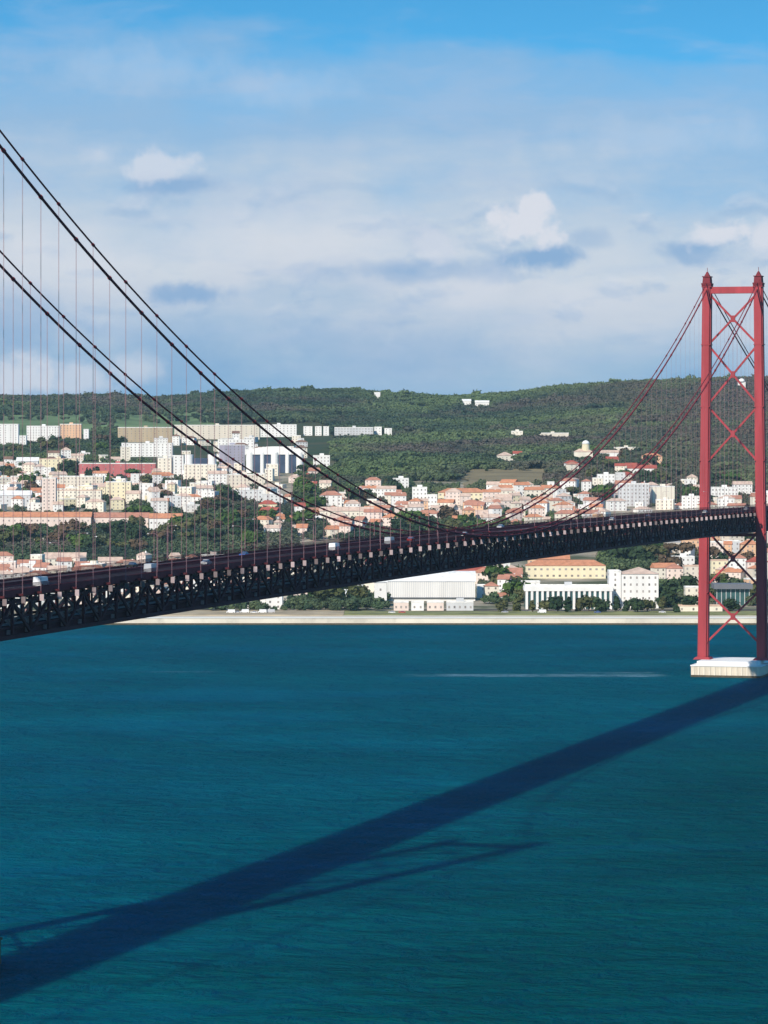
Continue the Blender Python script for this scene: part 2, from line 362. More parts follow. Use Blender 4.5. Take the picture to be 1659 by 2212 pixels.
# ------------------------------------------------------------------ river
AX = 0.271; TX, TY = 168.833, 1765.724
def water_mat():
    m = D.materials.new('river_water'); m.use_nodes = True
    t = NT(m.node_tree); b = t.n['Principled BSDF']; g = t.new('ShaderNodeNewGeometry')
    p = g.outputs['Position']; sp = t.new('ShaderNodeSeparateXYZ'); t.l.new(p, sp.inputs[0])
    X, Y = sp.outputs[0], sp.outputs[1]
    # turbidity: a greener tongue of water east of the bridge, bluer to the west
    perp = t.math('SUBTRACT', t.math('MULTIPLY', t.math('SUBTRACT', X, TX), math.cos(AX)), t.math('MULTIPLY', t.math('SUBTRACT', Y, TY), math.sin(AX)))
    ns = t.noise(t.comb(t.math('MULTIPLY', X, 0.004), t.math('MULTIPLY', Y, 0.0022)), 1.0, 4, 0.55, 0.8)
    f = t.mr(t.math('ADD', perp, t.math('MULTIPLY', t.math('SUBTRACT', ns, .5), 260)), -10, 130, 0, 1, True)
    c = t.mix(f, (0.000, 0.097, 0.128), (0.000, 0.071, 0.076))
    n2 = t.noise(t.comb(t.math('MULTIPLY', X, 0.007), t.math('MULTIPLY', Y, 0.009)), 1.0, 6, 0.62)
    c = t.mix(t.mr(n2, .35, .65), t.mix(1.0, c, (.8, .86, .88), 'MULTIPLY'), t.mix(1.0, c, (1.2, 1.16, 1.12), 'MULTIPLY'))
    # foam lines drifting off the pier and along the current
    def streak(yc, hw, x0, x1, amp):
        wv = t.math('MULTIPLY', t.math('SUBTRACT', t.noise(t.comb(t.math('MULTIPLY', X, 0.02), 0, yc), 1.0, 3), .5), 14)
        d = t.math('ABSOLUTE', t.math('SUBTRACT', t.math('ADD', Y, wv), yc))
        a = t.mr(d, hw * .3, hw, 1, 0, True)
        e = t.math('MULTIPLY', t.mr(X, x0, x0 + 45, 0, 1, True), t.mr(X, x1 - 12, x1, 1, 0, True))
        br = t.mr(t.noise(t.comb(t.math('MULTIPLY', X, .07), t.math('MULTIPLY', Y, .25)), 1.0, 3, .7), .40, .66)
        return t.math('MULTIPLY', t.math('MULTIPLY', t.math('MULTIPLY', a, e), br), amp)
    foam = t.math('MAXIMUM', t.math('MAXIMUM', streak(1762, 14, 0, 140, .85), streak(1790, 6, -130, -80, .6)), streak(1782, 9, 75, 138, .5))
    c = t.mix(foam, c, (0.26, 0.44, 0.52))
    gust = t.mr(t.noise(t.comb(t.math('MULTIPLY', X, .008), t.math('MULTIPLY', Y, .012)), 1.0, 4, .6), .35, .65, .35, 1.3)
    h1 = t.mr(t.noise(t.comb(t.math('MULTIPLY', X, .075), t.math('MULTIPLY', Y, .085)), 1.0, 4, 0.65, .8), .3, .7)
    h2 = t.mr(t.noise(t.comb(t.math('MULTIPLY', X, .33), t.math('MULTIPLY', Y, .42)), 1.0, 3, 0.6, .4), .3, .7)
    hh = t.math('MULTIPLY', t.math('ADD', h1, t.math('MULTIPLY', h2, 0.30)), gust)
    bp = t.new('ShaderNodeBump'); bp.inputs['Strength'].default_value = 1.0; bp.inputs['Distance'].default_value = 8.0
    t.l.new(hh, bp.inputs['Height'])
    df = t.new('ShaderNodeBsdfDiffuse'); t.l.new(c, df.inputs['Color']); t.l.new(bp.outputs[0], df.inputs['Normal'])
    gl = t.new('ShaderNodeBsdfGlossy'); gl.inputs['Color'].default_value = (0.0, 0.28, 0.85, 1); gl.inputs['Roughness'].default_value = 0.22
    t.l.new(bp.outputs[0], gl.inputs['Normal'])
    lw = t.new('ShaderNodeLayerWeight'); lw.inputs['Blend'].default_value = 0.35; t.l.new(bp.outputs[0], lw.inputs['Normal'])
    ms = t.new('ShaderNodeMixShader'); t.l.new(t.mr(lw.outputs['Facing'], 0.3, 1.0, 0.0, 0.26), ms.inputs[0])
    ss = t.new('ShaderNodeSubsurfaceScattering'); ss.falloff = 'BURLEY'; t.l.new(c, ss.inputs['Color'])
    ss.inputs['Scale'].default_value = 1.0; ss.inputs['Radius'].default_value = (5.0, 11.0, 14.0); t.l.new(bp.outputs[0], ss.inputs['Normal'])
    m2 = t.new('ShaderNodeMixShader'); m2.inputs[0].default_value = 0.6; t.l.new(df.outputs[0], m2.inputs[1]); t.l.new(ss.outputs[0], m2.inputs[2])
    t.l.new(m2.outputs[0], ms.inputs[1]); t.l.new(gl.outputs[0], ms.inputs[2])
    t.n.remove(b); t.l.new(ms.outputs[0], [n_ for n_ in t.n if n_.type == 'OUTPUT_MATERIAL'][0].inputs['Surface'])
    return m
wm = MB(); wm.face([(-6000, -3000, 0), (6000, -3000, 0), (6000, SHORE + 1, 0), (-6000, SHORE + 1, 0)])
tag(wm.build('river_water', water_mat()), kind='structure')
bed = MB(); bed.face([(-30000, -12000, -8), (30000, -12000, -8), (30000, 45000, -8), (-30000, 45000, -8)])
tag(bed.build('ground', M['scrub']), kind='structure')

# ------------------------------------------------------------------ quay and promenade
q = empty('quay_wall', (0, SHORE, 0))
tag(q, 'long pale limestone quay wall at the water edge of the far bank', 'quay wall')
a = MB(); a.box(-3600, 3600, 0, 3, 1.1, 4.15); a.build('wall', M['quay'], q)
a = MB(); a.box(-3600, 3600, -0.15, 3, -3, 1.1); a.build('footing', M['tide_shade'], q)
a = MB(); a.box(-3600, 3600, -0.3, 1.6, 4.15, 4.55); a.build('coping', M['concrete_top'], q)
a = MB(); a.box(-3600, 3600, SHORE + 3, SHORE + 40, -3, 4.2); tag(a.build('promenade', M['promenade']), kind='structure')
def patch(name, px0, px1, y0, y1, m, dz=.25, n=16):
    xs = np.linspace(0, 1, n); yy = np.linspace(y0, y1, n)
    vs = []; fs = []
    for j, y in enumerate(yy):
        for i, s in enumerate(xs):
            x = (px0 + (px1 - px0) * s - 829) / F * y
            x += 14 * mnoise.noise(Vector((y / 60., s * 3, 0)))
            yq = y + 18 * mnoise.noise(Vector((x / 70., y / 90., 4)))
            vs.append((x, yq, terr(x, yq) + dz))
    fs = [(j*n+i, j*n+i+1, (j+1)*n+i+1, (j+1)*n+i) for j in range(n-1) for i in range(n-1)]
    me = D.meshes.new(name); me.from_pydata(vs, [], fs); me.materials.append(m); me.update()
    o = D.objects.new(name, me); col.objects.link(o); tag(o, kind='structure'); return o
a = MB(); a.box(-25, 1400, SHORE + 34, SHORE + 80, 3, 4.7); tag(a.build('grass_verge', M['grass']), kind='structure')
a = MB(); a.box(-1400, -25.2, SHORE + 30, SHORE + 94, 3, 4.69); tag(a.build('earth_verge', M['scrub']), kind='structure')
a = MB(); a.box(20, 2000, SHORE + 96, SHORE + 106, 3.5, 4.52); tag(a.build('riverside_road', M['asphalt']), kind='structure')
M['meadow'] = mat('meadow_grass', (0.13, 0.19, 0.07), 0.95, 0.35, 0.012)
M['fallow'] = mat('fallow_field', (0.22, 0.17, 0.085), 0.95, 0.35, 0.014)
FIELDS = [('meadow', -250, 470, 5230, 5930, M['meadow']), ('fallow_field', 1000, 1200, 3700, 4090, M['fallow'])]
for nm, a0, a1, b0, b1, mm in FIELDS: patch(nm, a0, a1, b0, b1, mm, 0.9, 40)

# ------------------------------------------------------------------ the bridge  (local +y runs towards the far bank, t = -y)
SP = 1013.0; HW = 12.35
br = empty('suspension_bridge', (TX, TY, 0), -AX)
tag(br, 'red steel suspension bridge with two towers crossing the river', 'suspension bridge')
PANEL = SP / 88.0
def dz(t):
    return 80.75 + 1.794 * (1 - ((t - SP/2) / (SP/2)) ** 2)
def cz(t):
    if 0 <= t <= SP:
        q_ = ((t - SP/2) / (SP/2)) ** 2
        return 83.2 + (187.4 - 83.2) * q_ - 2.6 * (1 - q_) ** 3
    u_ = (-t if t < 0 else t - SP) / 483.0
    return 187.4 + (74.0 - 187.4) * u_ - 11.0 * 4 * u_ * (1 - u_) * 0.6
T0, T1 = -483.0, SP + 483.0
K0, K1 = int(round(T0 / PANEL)), int(round(T1 / PANEL))
# roadway
def ribbon(name, parts_, m, parent, step=PANEL):
    b = MB(); n = K1 - K0
    for (x0, x1, za, zb) in parts_:
        base = len(b.v)
        for k in range(K0, K1 + 1):
            t = k * PANEL; z = dz(t)
            b.v += [(x0, -t, z + za), (x1, -t, z + za), (x1, -t, z + zb), (x0, -t, z + zb)]
        for i in range(n):
            a_ = base + i * 4
            for j in range(4):
                c_ = (j + 1) % 4
                b.f.append((a_ + j, a_ + c_, a_ + 4 + c_, a_ + 4 + j)); b.mi.append(0)
        for e, rev in ((base, False), (base + n*4, True)):
            fc = [e, e+1, e+2, e+3]; b.f.append(tuple(fc[::-1] if not rev else fc)); b.mi.append(0)
    return b.build(name, m, parent)
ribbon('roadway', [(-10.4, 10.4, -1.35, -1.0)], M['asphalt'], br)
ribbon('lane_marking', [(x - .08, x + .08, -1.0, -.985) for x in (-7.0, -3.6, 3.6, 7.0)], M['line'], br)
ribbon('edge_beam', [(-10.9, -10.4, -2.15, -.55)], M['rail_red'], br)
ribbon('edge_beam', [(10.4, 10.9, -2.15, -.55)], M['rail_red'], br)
for sx in (-1, 1):
    ribbon('parapet', [(sx*10.75 - .06, sx*10.75 + .06, z_, z_ + .15) for z_ in (-.5, -.22, .06, .34)], M['rail_red'], br)
ribbon('median_barrier', [(-.2, .2, -.98, -.1)], M['rail_red'], br)
bp_ = MB(); bp_.box(-.5, .5, -.12, .12, -.75, .75); light_plate_me = bp_.mesh('added_light_plate', M['sunlit_pale'])
og = MB()
for k in range(K0, K1):
    for sx in (-1, 1): og.bar((sx*9.9, -k*PANEL, dz(k*PANEL) - 1.9), (sx*12.6, -k*PANEL, dz(k*PANEL) - 1.7), .35, .5)
tag(og.build('outrigger', M['paint_deck'], br), kind='stuff')
for k in range(1, 88):  # added plates imitating bright sunlit squares below the deck edge
    inst('added_light_plate', light_plate_me, br, (12.6, -k * PANEL, dz(k * PANEL) - 2.9))
ribbon('stringer', [(x - .18, x + .18, -2.3, -1.35) for x in (-8, -4, 0, 4, 8)], M['paint_deck'], br)
# side trusses
XT = 9.9
def truss_members(b, k, sx, what):
    t0, t1 = k * PANEL, (k + 1) * PANEL; tm = (t0 + t1) / 2
    x = sx * XT
    if what == 'vertical':
        b.bar((x, -t0, dz(t0) - 1.6), (x, -t0, dz(t0) - 11.2), .6, .75); b.bar((x, -tm, dz(tm) - 1.6), (x, -tm, dz(tm) - 7.4), .4, .45); b.bar((x - .1, -tm, dz(tm) - 7.0), (x - .1, -t0, dz(t0) - 6.8), .3, .4)
    elif k % 2: b.bar((x, -t0, dz(t0) - 3.4), (x, -t1, dz(t1) - 10.9), .55, .6)
    else: b.bar((x, -t0, dz(t0) - 10.9), (x, -t1, dz(t1) - 3.4), .55, .6)
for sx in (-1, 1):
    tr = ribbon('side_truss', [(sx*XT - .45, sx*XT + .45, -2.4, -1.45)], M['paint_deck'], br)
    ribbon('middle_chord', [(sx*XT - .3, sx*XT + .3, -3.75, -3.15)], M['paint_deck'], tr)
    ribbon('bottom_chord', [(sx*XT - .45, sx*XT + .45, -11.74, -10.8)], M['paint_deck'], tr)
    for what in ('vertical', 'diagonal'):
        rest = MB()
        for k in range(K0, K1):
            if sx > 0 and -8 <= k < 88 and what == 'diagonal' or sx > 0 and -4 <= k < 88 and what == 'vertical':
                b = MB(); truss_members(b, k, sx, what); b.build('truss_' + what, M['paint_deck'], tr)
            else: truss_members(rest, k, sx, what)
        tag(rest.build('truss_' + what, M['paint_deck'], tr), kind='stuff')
# cross frames and rail deck
ribbon('rail_deck', [(-6.5, 6.5, -9.7, -9.3), (-9.3, -8.6, -9.5, -8.9), (8.6, 9.3, -9.5, -8.9)], M['paint_deck'], br)
ribbon('railway_track', [(x - .08, x + .08, -9.3, -9.1) for x in (-4.4, -2.7, 2.7, 4.4)], M['metal'], br)
ribbon('lower_stringer', [(x - .2, x + .2, -11.1, -9.7) for x in (-6.3, -3.5, 3.5, 6.3, 0, -8.4, 8.4)], M['paint_deck'], br)
rest = MB()
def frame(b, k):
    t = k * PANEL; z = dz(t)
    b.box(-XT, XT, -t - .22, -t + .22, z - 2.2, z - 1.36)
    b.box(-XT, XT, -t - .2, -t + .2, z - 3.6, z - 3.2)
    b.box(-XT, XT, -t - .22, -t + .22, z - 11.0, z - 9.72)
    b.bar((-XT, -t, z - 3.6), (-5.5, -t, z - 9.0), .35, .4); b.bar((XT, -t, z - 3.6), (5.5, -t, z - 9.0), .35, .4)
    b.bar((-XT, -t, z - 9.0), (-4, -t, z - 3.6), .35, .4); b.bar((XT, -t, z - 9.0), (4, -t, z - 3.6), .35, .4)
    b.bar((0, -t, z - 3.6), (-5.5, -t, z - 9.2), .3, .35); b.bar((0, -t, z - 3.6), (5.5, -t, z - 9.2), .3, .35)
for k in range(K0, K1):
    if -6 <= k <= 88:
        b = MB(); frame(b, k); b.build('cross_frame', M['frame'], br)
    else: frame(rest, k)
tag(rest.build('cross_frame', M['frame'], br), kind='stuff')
lat = MB()
for k in range(K0, K1):
    t0, t1 = k * PANEL, (k + 1) * PANEL
    for z_ in (-10.95,):
        lat.bar((-XT, -t0, dz(t0) + z_), (XT, -t1, dz(t1) + z_), .4, .35); lat.bar((XT, -t0, dz(t0) + z_ + .05), (-XT, -t1, dz(t1) + z_ + .05), .4, .3)
lat.build('lateral_bracing', M['paint_deck'], br)
# main cables: an older thick one and a newer thinner one above it on each side
ts = list(np.linspace(T0, 0, 40)) + list(np.linspace(0, SP, 160))[1:] + list(np.linspace(SP, T1, 40))[1:]
DU = 3.4
for sx in (-1, 1):
    for up, rad in ((0, .33), (DU, .22)):
        b = MB(); pts = []
        for t in ts:
            e = 1.0 if 0 <= t <= SP else max(0.0, 1 - ((-t if t < 0 else t - SP) / 483.0))
            if 0 <= t <= SP: e = 1 - .6 * (1 - ((t - SP/2) / (SP/2)) ** 2) ** 4
            pts.append((sx * HW, -t, cz(t) + up * e))
        b.tube(pts, rad, 8)
        c = b.build('main_cable', M['cable'], br, True)
        bb = MB()
        for k in range(0, 89, 2):
            t = (k + (0 if up == 0 else 1)) * PANEL
            if t > SP: continue
            z = cz(t) + up * (1 - .6 * (1 - ((t - SP/2) / (SP/2)) ** 2) ** 4); sl_ = (cz(t + 1) - cz(t - 1)) / 2 if 1 < t < SP - 1 else 0
            bb.tube([(sx*HW, -t + .45, z - sl_*.45), (sx*HW, -t - .45, z + sl_*.45)], rad + .16, 8)
        bb.build('cable_bands', M['cable'], c)
# hangers: old cable at even panel points, new cable at odd ones
rest = MB(); cand = []
for k in range(K0 + 4, K1 - 3):
    if k % 88 == 0: continue
    for sx in (-1, 1): cand.append((k, sx))
def hanger(b, k, sx):
    t = k * PANEL; up = DU if k % 2 else 0
    e = 1.0 if 0 <= t <= SP else max(0.0, 1 - ((-t if t < 0 else t - SP) / 483.0))
    if 0 <= t <= SP: e = 1 - .6 * (1 - ((t - SP/2) / (SP/2)) ** 2) ** 4
    z1 = cz(t) + up * e; z0 = dz(t) - 1.5
    if z1 - z0 < 1.2: return
    hr = .045 if k > 30 else .03
    for dy in (-.17, .17): b.bar((sx*HW, -t + dy, z0), (sx*HW, -t + dy, z1), hr, hr)
near = set(sorted([c for c in cand if 36 <= c[0] <= 87], key=lambda c: -c[0])[:98])
for c in cand:
    if c in near:
        b = MB(); hanger(b, *c)
        if b.v: b.build('hanger', M['hanger'], br)
    else: hanger(rest, *c)
tag(rest.build('hanger', M['hanger'], br), kind='stuff')

# towers
def half_w(z): return 12.5 + 2.0 * (190 - z) / 182.0
def tower(t, label):
    tw = empty('tower', (0, -t, 0), 0, br); tw['label'] = label
    for sx in (-1, 1):
        b = MB(); zs = [7.6, 16, 40, 69, 84, 104, 130, 160, 188]
        for z0, z1 in zip(zs[:-1], zs[1:]):
            for a_, b_, in ((1.6, 2.7), (2.15, 1.8)):
                s0 = 1 + .16 * (188 - z0) / 180; s1 = 1 + .16 * (188 - z1) / 180
                b.taper(z0, a_*s0, b_*s0, z1, a_*s1, b_*s1, (sx*half_w(z0), 0), (sx*half_w(z1), 0))
            b.taper(z1 - .35, 2.4, 2.95, z1, 2.4, 2.95, (sx*half_w(z1), 0), (sx*half_w(z1), 0))
        b.build('tower_leg', M['paint'], tw)
        b = MB(); X = sx * half_w(188)
        b.taper(188, 2.2, 3.0, 189.6, 2.5, 3.3, (X, 0), (X, 0)); b.taper(189.6, 1.9, 3.0, 192.6, 1.7, 2.6, (X, 0), (X, 0))
        b.taper(192.6, 2.1, 3.0, 193.0, 2.1, 3.0, (X, 0), (X, 0)); b.taper(193.0, 1.3, 1.6, 195.2, .3, .4, (X, 0), (X, 0))
        b.tube([(X, 0, 195), (X, 0, 197.2)], .12, 6)
        b.build('cable_saddle', M['rail_red'], tw)
        b = MB()
        b.taper(7.5, 4.2, 4.8, 8.6, 3.2, 3.9, (sx*half_w(8), 0), (sx*half_w(8), 0))
        b.build('leg_shoe', M['paint'], tw)
    b = MB(); h = half_w(186) - 1.8
    for y in (-1.6, 1.6): b.box(-h, h, y - .25, y + .25, 184.6, 187.8)
    b.box(-h, h, -1.3, 1.3, 187.2, 187.6)
    b.build('top_strut', M['paint'], tw)
    for z1, z0 in ((183.4, 161), (158.4, 132), (129, 104), (68.8, 43.6), (40.2, 16)):
        b = MB(); h1 = half_w(z1) - 1.9; h0 = half_w(z0) - 1.9
        b.bar((-h1, 0, z1), (h0, 0, z0), 1.05, .95); b.bar((h1, .05, z1), (-h0, .05, z0), 1.0, .9)
        zc = z0 + (z1 - z0) * h0 / (h0 + h1)
        b.bar((0, 0, zc - 1.6), (0, 0, zc + 1.6), 2.1, 1.3)
        b.build('cross_brace', M['paint'], tw)
    b = MB(); h = half_w(84) - 2
    b.box(-h, h, -.8, .8, 67.0, 68.6); b.build('deck_strut', M['paint'], tw)
tower(0, 'far red tower with crossed braces on a pale concrete pier')
tower(SP, 'near red tower standing outside the left edge of the view')
def pier(t, L=20.0, pm='concrete', pc='concrete_top', pq='quay'):
    pr = empty('pier', (0, -t, 0), 0, br)
    b = MB(); b.box(-16.8, 16.8, -L, L, 1.0, 5.5); b.build('pier_block', M[pm], pr)
    b = MB(); b.box(-16.9, 16.9, -L - .1, L + .1, -9, 1.0); b.build('waterline_band', M['tide_shade'], pr)
    b = MB(); b.box(-14.4, 14.4, -L + 2.6, L - 2.6, 5.5, 7.5); b.box(-17.1, 17.1, -L - .3, L + .3, 5.2, 5.7)
    b.build('pier_cap', M[pc], pr)
    b = MB()
    for i in range(13): b.box(-15.6 + i*2.6 - .35, -15.6 + i*2.6 + .35, -L - .35, -L, 1.0, 5.0)
    for i in range(int((L - 1) / 1.3)): b.box(16.8, 17.15, -L + 1.8 + i*2.6 - .35, -L + 1.8 + i*2.6 + .35, 1.0, 5.0)
    b.build('fender_ribs', M[pq], pr)
pier(0); pier(SP, 10.0, 'tide_shade', 'tide_shade', 'tide_shade')  # near pier: its shade is painted in with the dark colour
an = MB(); an.taper(-2, 16, 18, 66, 13, 10, (0, 483 + 6), (0, 483)); an.build('anchorage', M['concrete'], br)
# lamp posts and their arms on the deck
lp = MB(); lp.tube([(0, 0, 0), (0, 0, 9.5)], [.09, .05], 6); lp.tube([(0, 0, 9.4), (-.6, 0, 9.9), (-2.2, 0, 10.0)], .04, 6); lamp_me = lp.mesh('lamp_post', M['hanger'])
lh = MB(); lh.taper(9.86, .14, .2, 10.04, .3, .14, (-2.5, 0), (-2.5, 0)); lamp_head = lh.mesh('lamp_head', M['metal'])
for i, k in enumerate(range(-8, 88, 6)):
    for sx in (-1, 1):
        t = (k + .5) * PANEL
        p = inst('lamp_post', lamp_me, br, (sx*10.6, -t, dz(t) - 1.0), (1, 1, 1), 0 if sx > 0 else math.pi)
        inst('lamp_head', lamp_head, p)

# ------------------------------------------------------------------ vehicles on the deck
def deck_world(t, x):
    c, s = math.cos(AX), math.sin(AX)
    return (TX + x * c - t * s, TY - x * s - t * c, dz(t) - .99)
def veh_mats(rgb):
    k = 'v%.2f%.2f%.2f' % rgb
    if k not in M: M[k] = mat('car_paint', rgb, 0.3, 0.03, 1.0, spec=.5)
    return M[k]
def wheels(root, ys_, half, r):
    b = MB(); b.tube([(-.11, 0, 0), (.11, 0, 0)], r, 12); me = b.mesh('wheel', M['rubber'])
    for y in ys_:
        for s in (-1, 1): inst('wheel', me, root, (s*half, y, r))
def car(loc, rz, rgb, label, cat, kind, group):
    e = empty(kind, loc, rz); tag(e, label, cat, group)
    b = MB()
    if kind == 'car':
        b.taper(.35, .86, 2.15, .85, .88, 2.2); b.taper(.85, .86, 2.15, .95, .82, 2.0); b.build('body', veh_mats(rgb), e)
        c = MB(); c.taper(.95, .78, 1.25, 1.42, .62, .75, (0, -.2), (0, -.25)); c.build('window_band', M['dark_glass'], e)
        c = MB(); c.taper(1.42, .63, .76, 1.47, .58, .7, (0, -.25), (0, -.25)); c.build('roof', veh_mats(rgb), e); wheels(e, (-1.35, 1.35), .8, .32)
    elif kind == 'van':
        b.taper(.4, .98, 2.7, 1.2, 1.0, 2.7); b.taper(1.2, 1.0, 2.35, 2.4, .92, 2.15, (0, -.35), (0, -.45)); b.build('body', veh_mats(rgb), e)
        c = MB(); c.taper(1.25, .9, .2, 1.95, .82, .1, (0, 2.05), (0, 1.75)); c.build('windscreen', M['dark_glass'], e); wheels(e, (-1.7, 1.75), .9, .36)
    else:
        b.box(-1.25, 1.25, -6.2, 3.2, 1.1, 3.9); b.build('cargo_box', veh_mats(rgb), e)
        c = MB(); c.taper(.6, 1.2, 1.1, 2.0, 1.2, 1.1, (0, 4.6), (0, 4.6)); c.taper(2.0, 1.2, 1.1, 3.1, 1.1, .9, (0, 4.6), (0, 4.5)); cb = c.build('cab', veh_mats((.75, .75, .72)), e)
        c = MB(); c.box(-1.05, 1.05, 5.45, 5.75, 2.0, 2.8); c.build('windscreen', M['dark_glass'], cb)
        c = MB(); c.box(-1.0, 1.0, -6.1, 5.2, .7, 1.1); c.build('chassis', M['rubber'], e); wheels(e, (-5.2, -4.0, 4.4), 1.05, .48)
    return e
VC = [('white', (.8, .8, .8)), ('silver', (.45, .46, .48)), ('black', (.03, .03, .03)), ('blue', (.05, .12, .35)), ('red', (.5, .04, .03))]
PLACE = ['closest to the left edge', 'below the long cream hall', 'below the twin towered block', 'under the red roofed villa', 'where the cables dip', 'right of the cable dip', 'nearing the far tower', 'beside the far tower']
i = 0
spots = [(958, 9, 'van', 0), (880, 8.6, 'van', 0), (850, -7, 'car', 2), (828, 6, 'car', 0), (770, -2, 'car', 3), 
         (716, 8.6, 'van', 0), (655, 8.6, 'van', 0), (620, 6, 'car', 4), (560, 8.6, 'car', 0), (450, -6, 'car', 1), 
         (310, 6, 'car', 0), (250, 8.6, 'car', 2), (120, 8.6, 'car', 0), (12, 8.6, 'car', 1)]
for t, x, kd, ci in spots:
    pl = PLACE[min(7, int((1 - t / 985.) * 8))]
    side = 'on the near lanes' if x > 0 else 'on the far lanes'
    nm, rgb = VC[ci]
    for cand_ in VC:
        lab = '%s %s %s of the bridge, %s' % (nm, {'truck': 'box lorry', 'van': 'van', 'car': 'car'}[kd], side, pl)
        if lab not in USED: break
        nm, rgb = cand_
    USED.add(lab)
    car(deck_world(t, x), -AX if x > 0 else math.pi - AX, rgb, lab, {'truck': 'lorry', 'van': 'van', 'car': 'car'}[kd], {'truck': 'lorry'}.get(kd, kd), 'vehicles on the bridge deck')

# ------------------------------------------------------------------ buildings
BOXES = []       # footprints (x, y, radius)
LAND = []        # landmarks for wording: (px, py, phrase)
b = MB(); b.box(-.5, .5, -.06, .02, 0, 1); WIN_DARK = b.mesh('window', M['glass'])
b = MB(); b.box(-.5, .5, -.06, .02, 0, 1); WIN_FRAME = b.mesh('window', M['dark_glass'])
def roof_part(kind, wd, dp, h, m, parent, name='roof', over=.5):
    b = MB(); X = wd/2 + over; Y = dp/2 + over
    if kind == 'flat':
        t_ = .35
        b.box(-wd/2 - .1, wd/2 + .1, -dp/2 - .1, -dp/2 + t_, h, h + .9); b.box(-wd/2 - .1, wd/2 + .1, dp/2 - t_, dp/2 + .1, h, h + .9)
        b.box(-wd/2 - .1, -wd/2 + t_, -dp/2 + t_, dp/2 - t_, h, h + .9); b.box(wd/2 - t_, wd/2 + .1, -dp/2 + t_, dp/2 - t_, h, h + .9)
        b.box(-wd/2 + t_, wd/2 - t_, -dp/2 + t_, dp/2 - t_, h, h + .15)
    elif kind == 'gable':
        r = min(.32 * dp, 4.5)
        v = [(-X, -Y, h), (X, -Y, h), (X, Y, h), (-X, Y, h), (-X, 0, h + r), (X, 0, h + r)]
        n = len(b.v); b.v += v; b.f += [(0, 1, 5, 4), (2, 3, 4, 5), (1, 2, 5), (3, 0, 4), (3, 2, 1, 0)]; b.mi += [0]*5
    elif kind == 'hip':
        r = min(.30 * min(dp, wd), 4.2); i_ = min(Y, X) * .95
        if wd >= dp: v = [(-X, -Y, h), (X, -Y, h), (X, Y, h), (-X, Y, h), (-X + i_, 0, h + r), (X - i_ + .02, 0, h + r)]; fs = [(0, 1, 5, 4), (2, 3, 4, 5), (1, 2, 5), (3, 0, 4), (3, 2, 1, 0)]
        else: v = [(-X, -Y, h), (X, -Y, h), (X, Y, h), (-X, Y, h), (0, -Y + i_, h + r), (0, Y - i_ + .02, h + r)]; fs = [(0, 1, 4), (1, 2, 5, 4), (2, 3, 5), (3, 0, 4, 5), (3, 2, 1, 0)]
        b.v += v; b.f += fs; b.mi += [0]*len(fs)
    elif kind == 'vault':
        n = 10; r = .22 * dp
        P = [(-Y + 2*Y*j/n, h + r * math.sin(math.pi*j/n)) for j in range(n + 1)]
        for x in (-X, X): b.v += [(x, y, z) for y, z in P]
        for j in range(n): b.f.append((j, n+1+j, n+2+j, j+1)); b.mi.append(0)
        b.f += [tuple(range(n, -1, -1)), tuple(range(n+1, 2*n+2))]; b.mi += [0, 0]
    return b.build(name, m, parent)
def building(name, cat, label, px0, px1, yt, yb, wall, roof='flat', rcol='white', dp=12, floors=None, rot=0.0, win=True, ww=1.15, gap=4.2, group=None, chim=None, wmat=None, side=True, land=None, xyz=None, wd=None, ht=None, maxwin=96):
    if xyz is None:
        X, Y, Z = hit((px0 + px1) / 2, yb)
        if Y > 3950 and yb - yt < 26:
            X, Y, Z = hit((px0 + px1) / 2, yb + 5)
            s = Y / F; wd = (px1 - px0) * s; ht = (yb + 5 - yt) * s
        else: s = Y / F; wd = (px1 - px0) * s; ht = (yb - yt) * s
    else: X, Y, Z = xyz
    if abs(rot) > .05: wd = max(4, (wd - dp * abs(math.sin(rot))) / math.cos(rot))
    e = empty(name, (X, Y + dp/2, Z), rot); tag(e, label, cat, group); USED.add(label)
    BOXES.append((X, Y + dp/2, wd/2 + 2, dp/2 + 2))
    if land: LAND.append(((px0 + px1)/2, (yt + yb)/2, land))
    b = MB(); b.box(-wd/2, wd/2, -dp/2, dp/2, -5, ht); b.build('wall', wmat or M['w_' + wall], e)
    rf = roof_part(roof, wd, dp, ht, M['r_' + rcol], e)
    if chim is None: chim = roof != 'flat' and wd < 30 and (int(X * 7) % 3 == 0)
    if chim:
        b = MB(); b.box(wd*.2 - .5, wd*.2 + .5, -.4, .4, ht + .5, ht + 3.0); b.build('chimney', M['w_white'], rf)
    if roof == 'flat' and wd > 14:
        b = MB(); b.box(-2.2, 2.6, -1.5, 2.2, ht + .15, ht + 2.9); b.build('stair_house', M['w_' + wall], rf)
    if win:
        fl = floors or max(1, int(ht / 3.1)); fh = ht / fl
        nc = max(1, int(wd / gap))
        while nc * fl > maxwin: nc -= 1
        wh = min(1.5, fh * .45)
        for f_ in range(fl):
            for c_ in range(nc):
                x = -wd/2 + (c_ + .5) * wd / nc
                inst('window', WIN_DARK, e, (x, -dp/2, f_*fh + fh*.3), (ww, 1, wh))
        if side and nc * fl < 60:
            sd = 1 if X < 0 else -1
            for f_ in range(fl):
                for c_ in range(max(1, int(dp / 5))):
                    n_ = max(1, int(dp / 5)); y = -dp/2 + (c_ + .5) * dp / n_
                    inst('window', WIN_DARK, e, (sd*wd/2, y, f_*fh + fh*.3), (ww, 1, wh), sd * math.pi/2)
    return e, wd, ht, dp
B = building
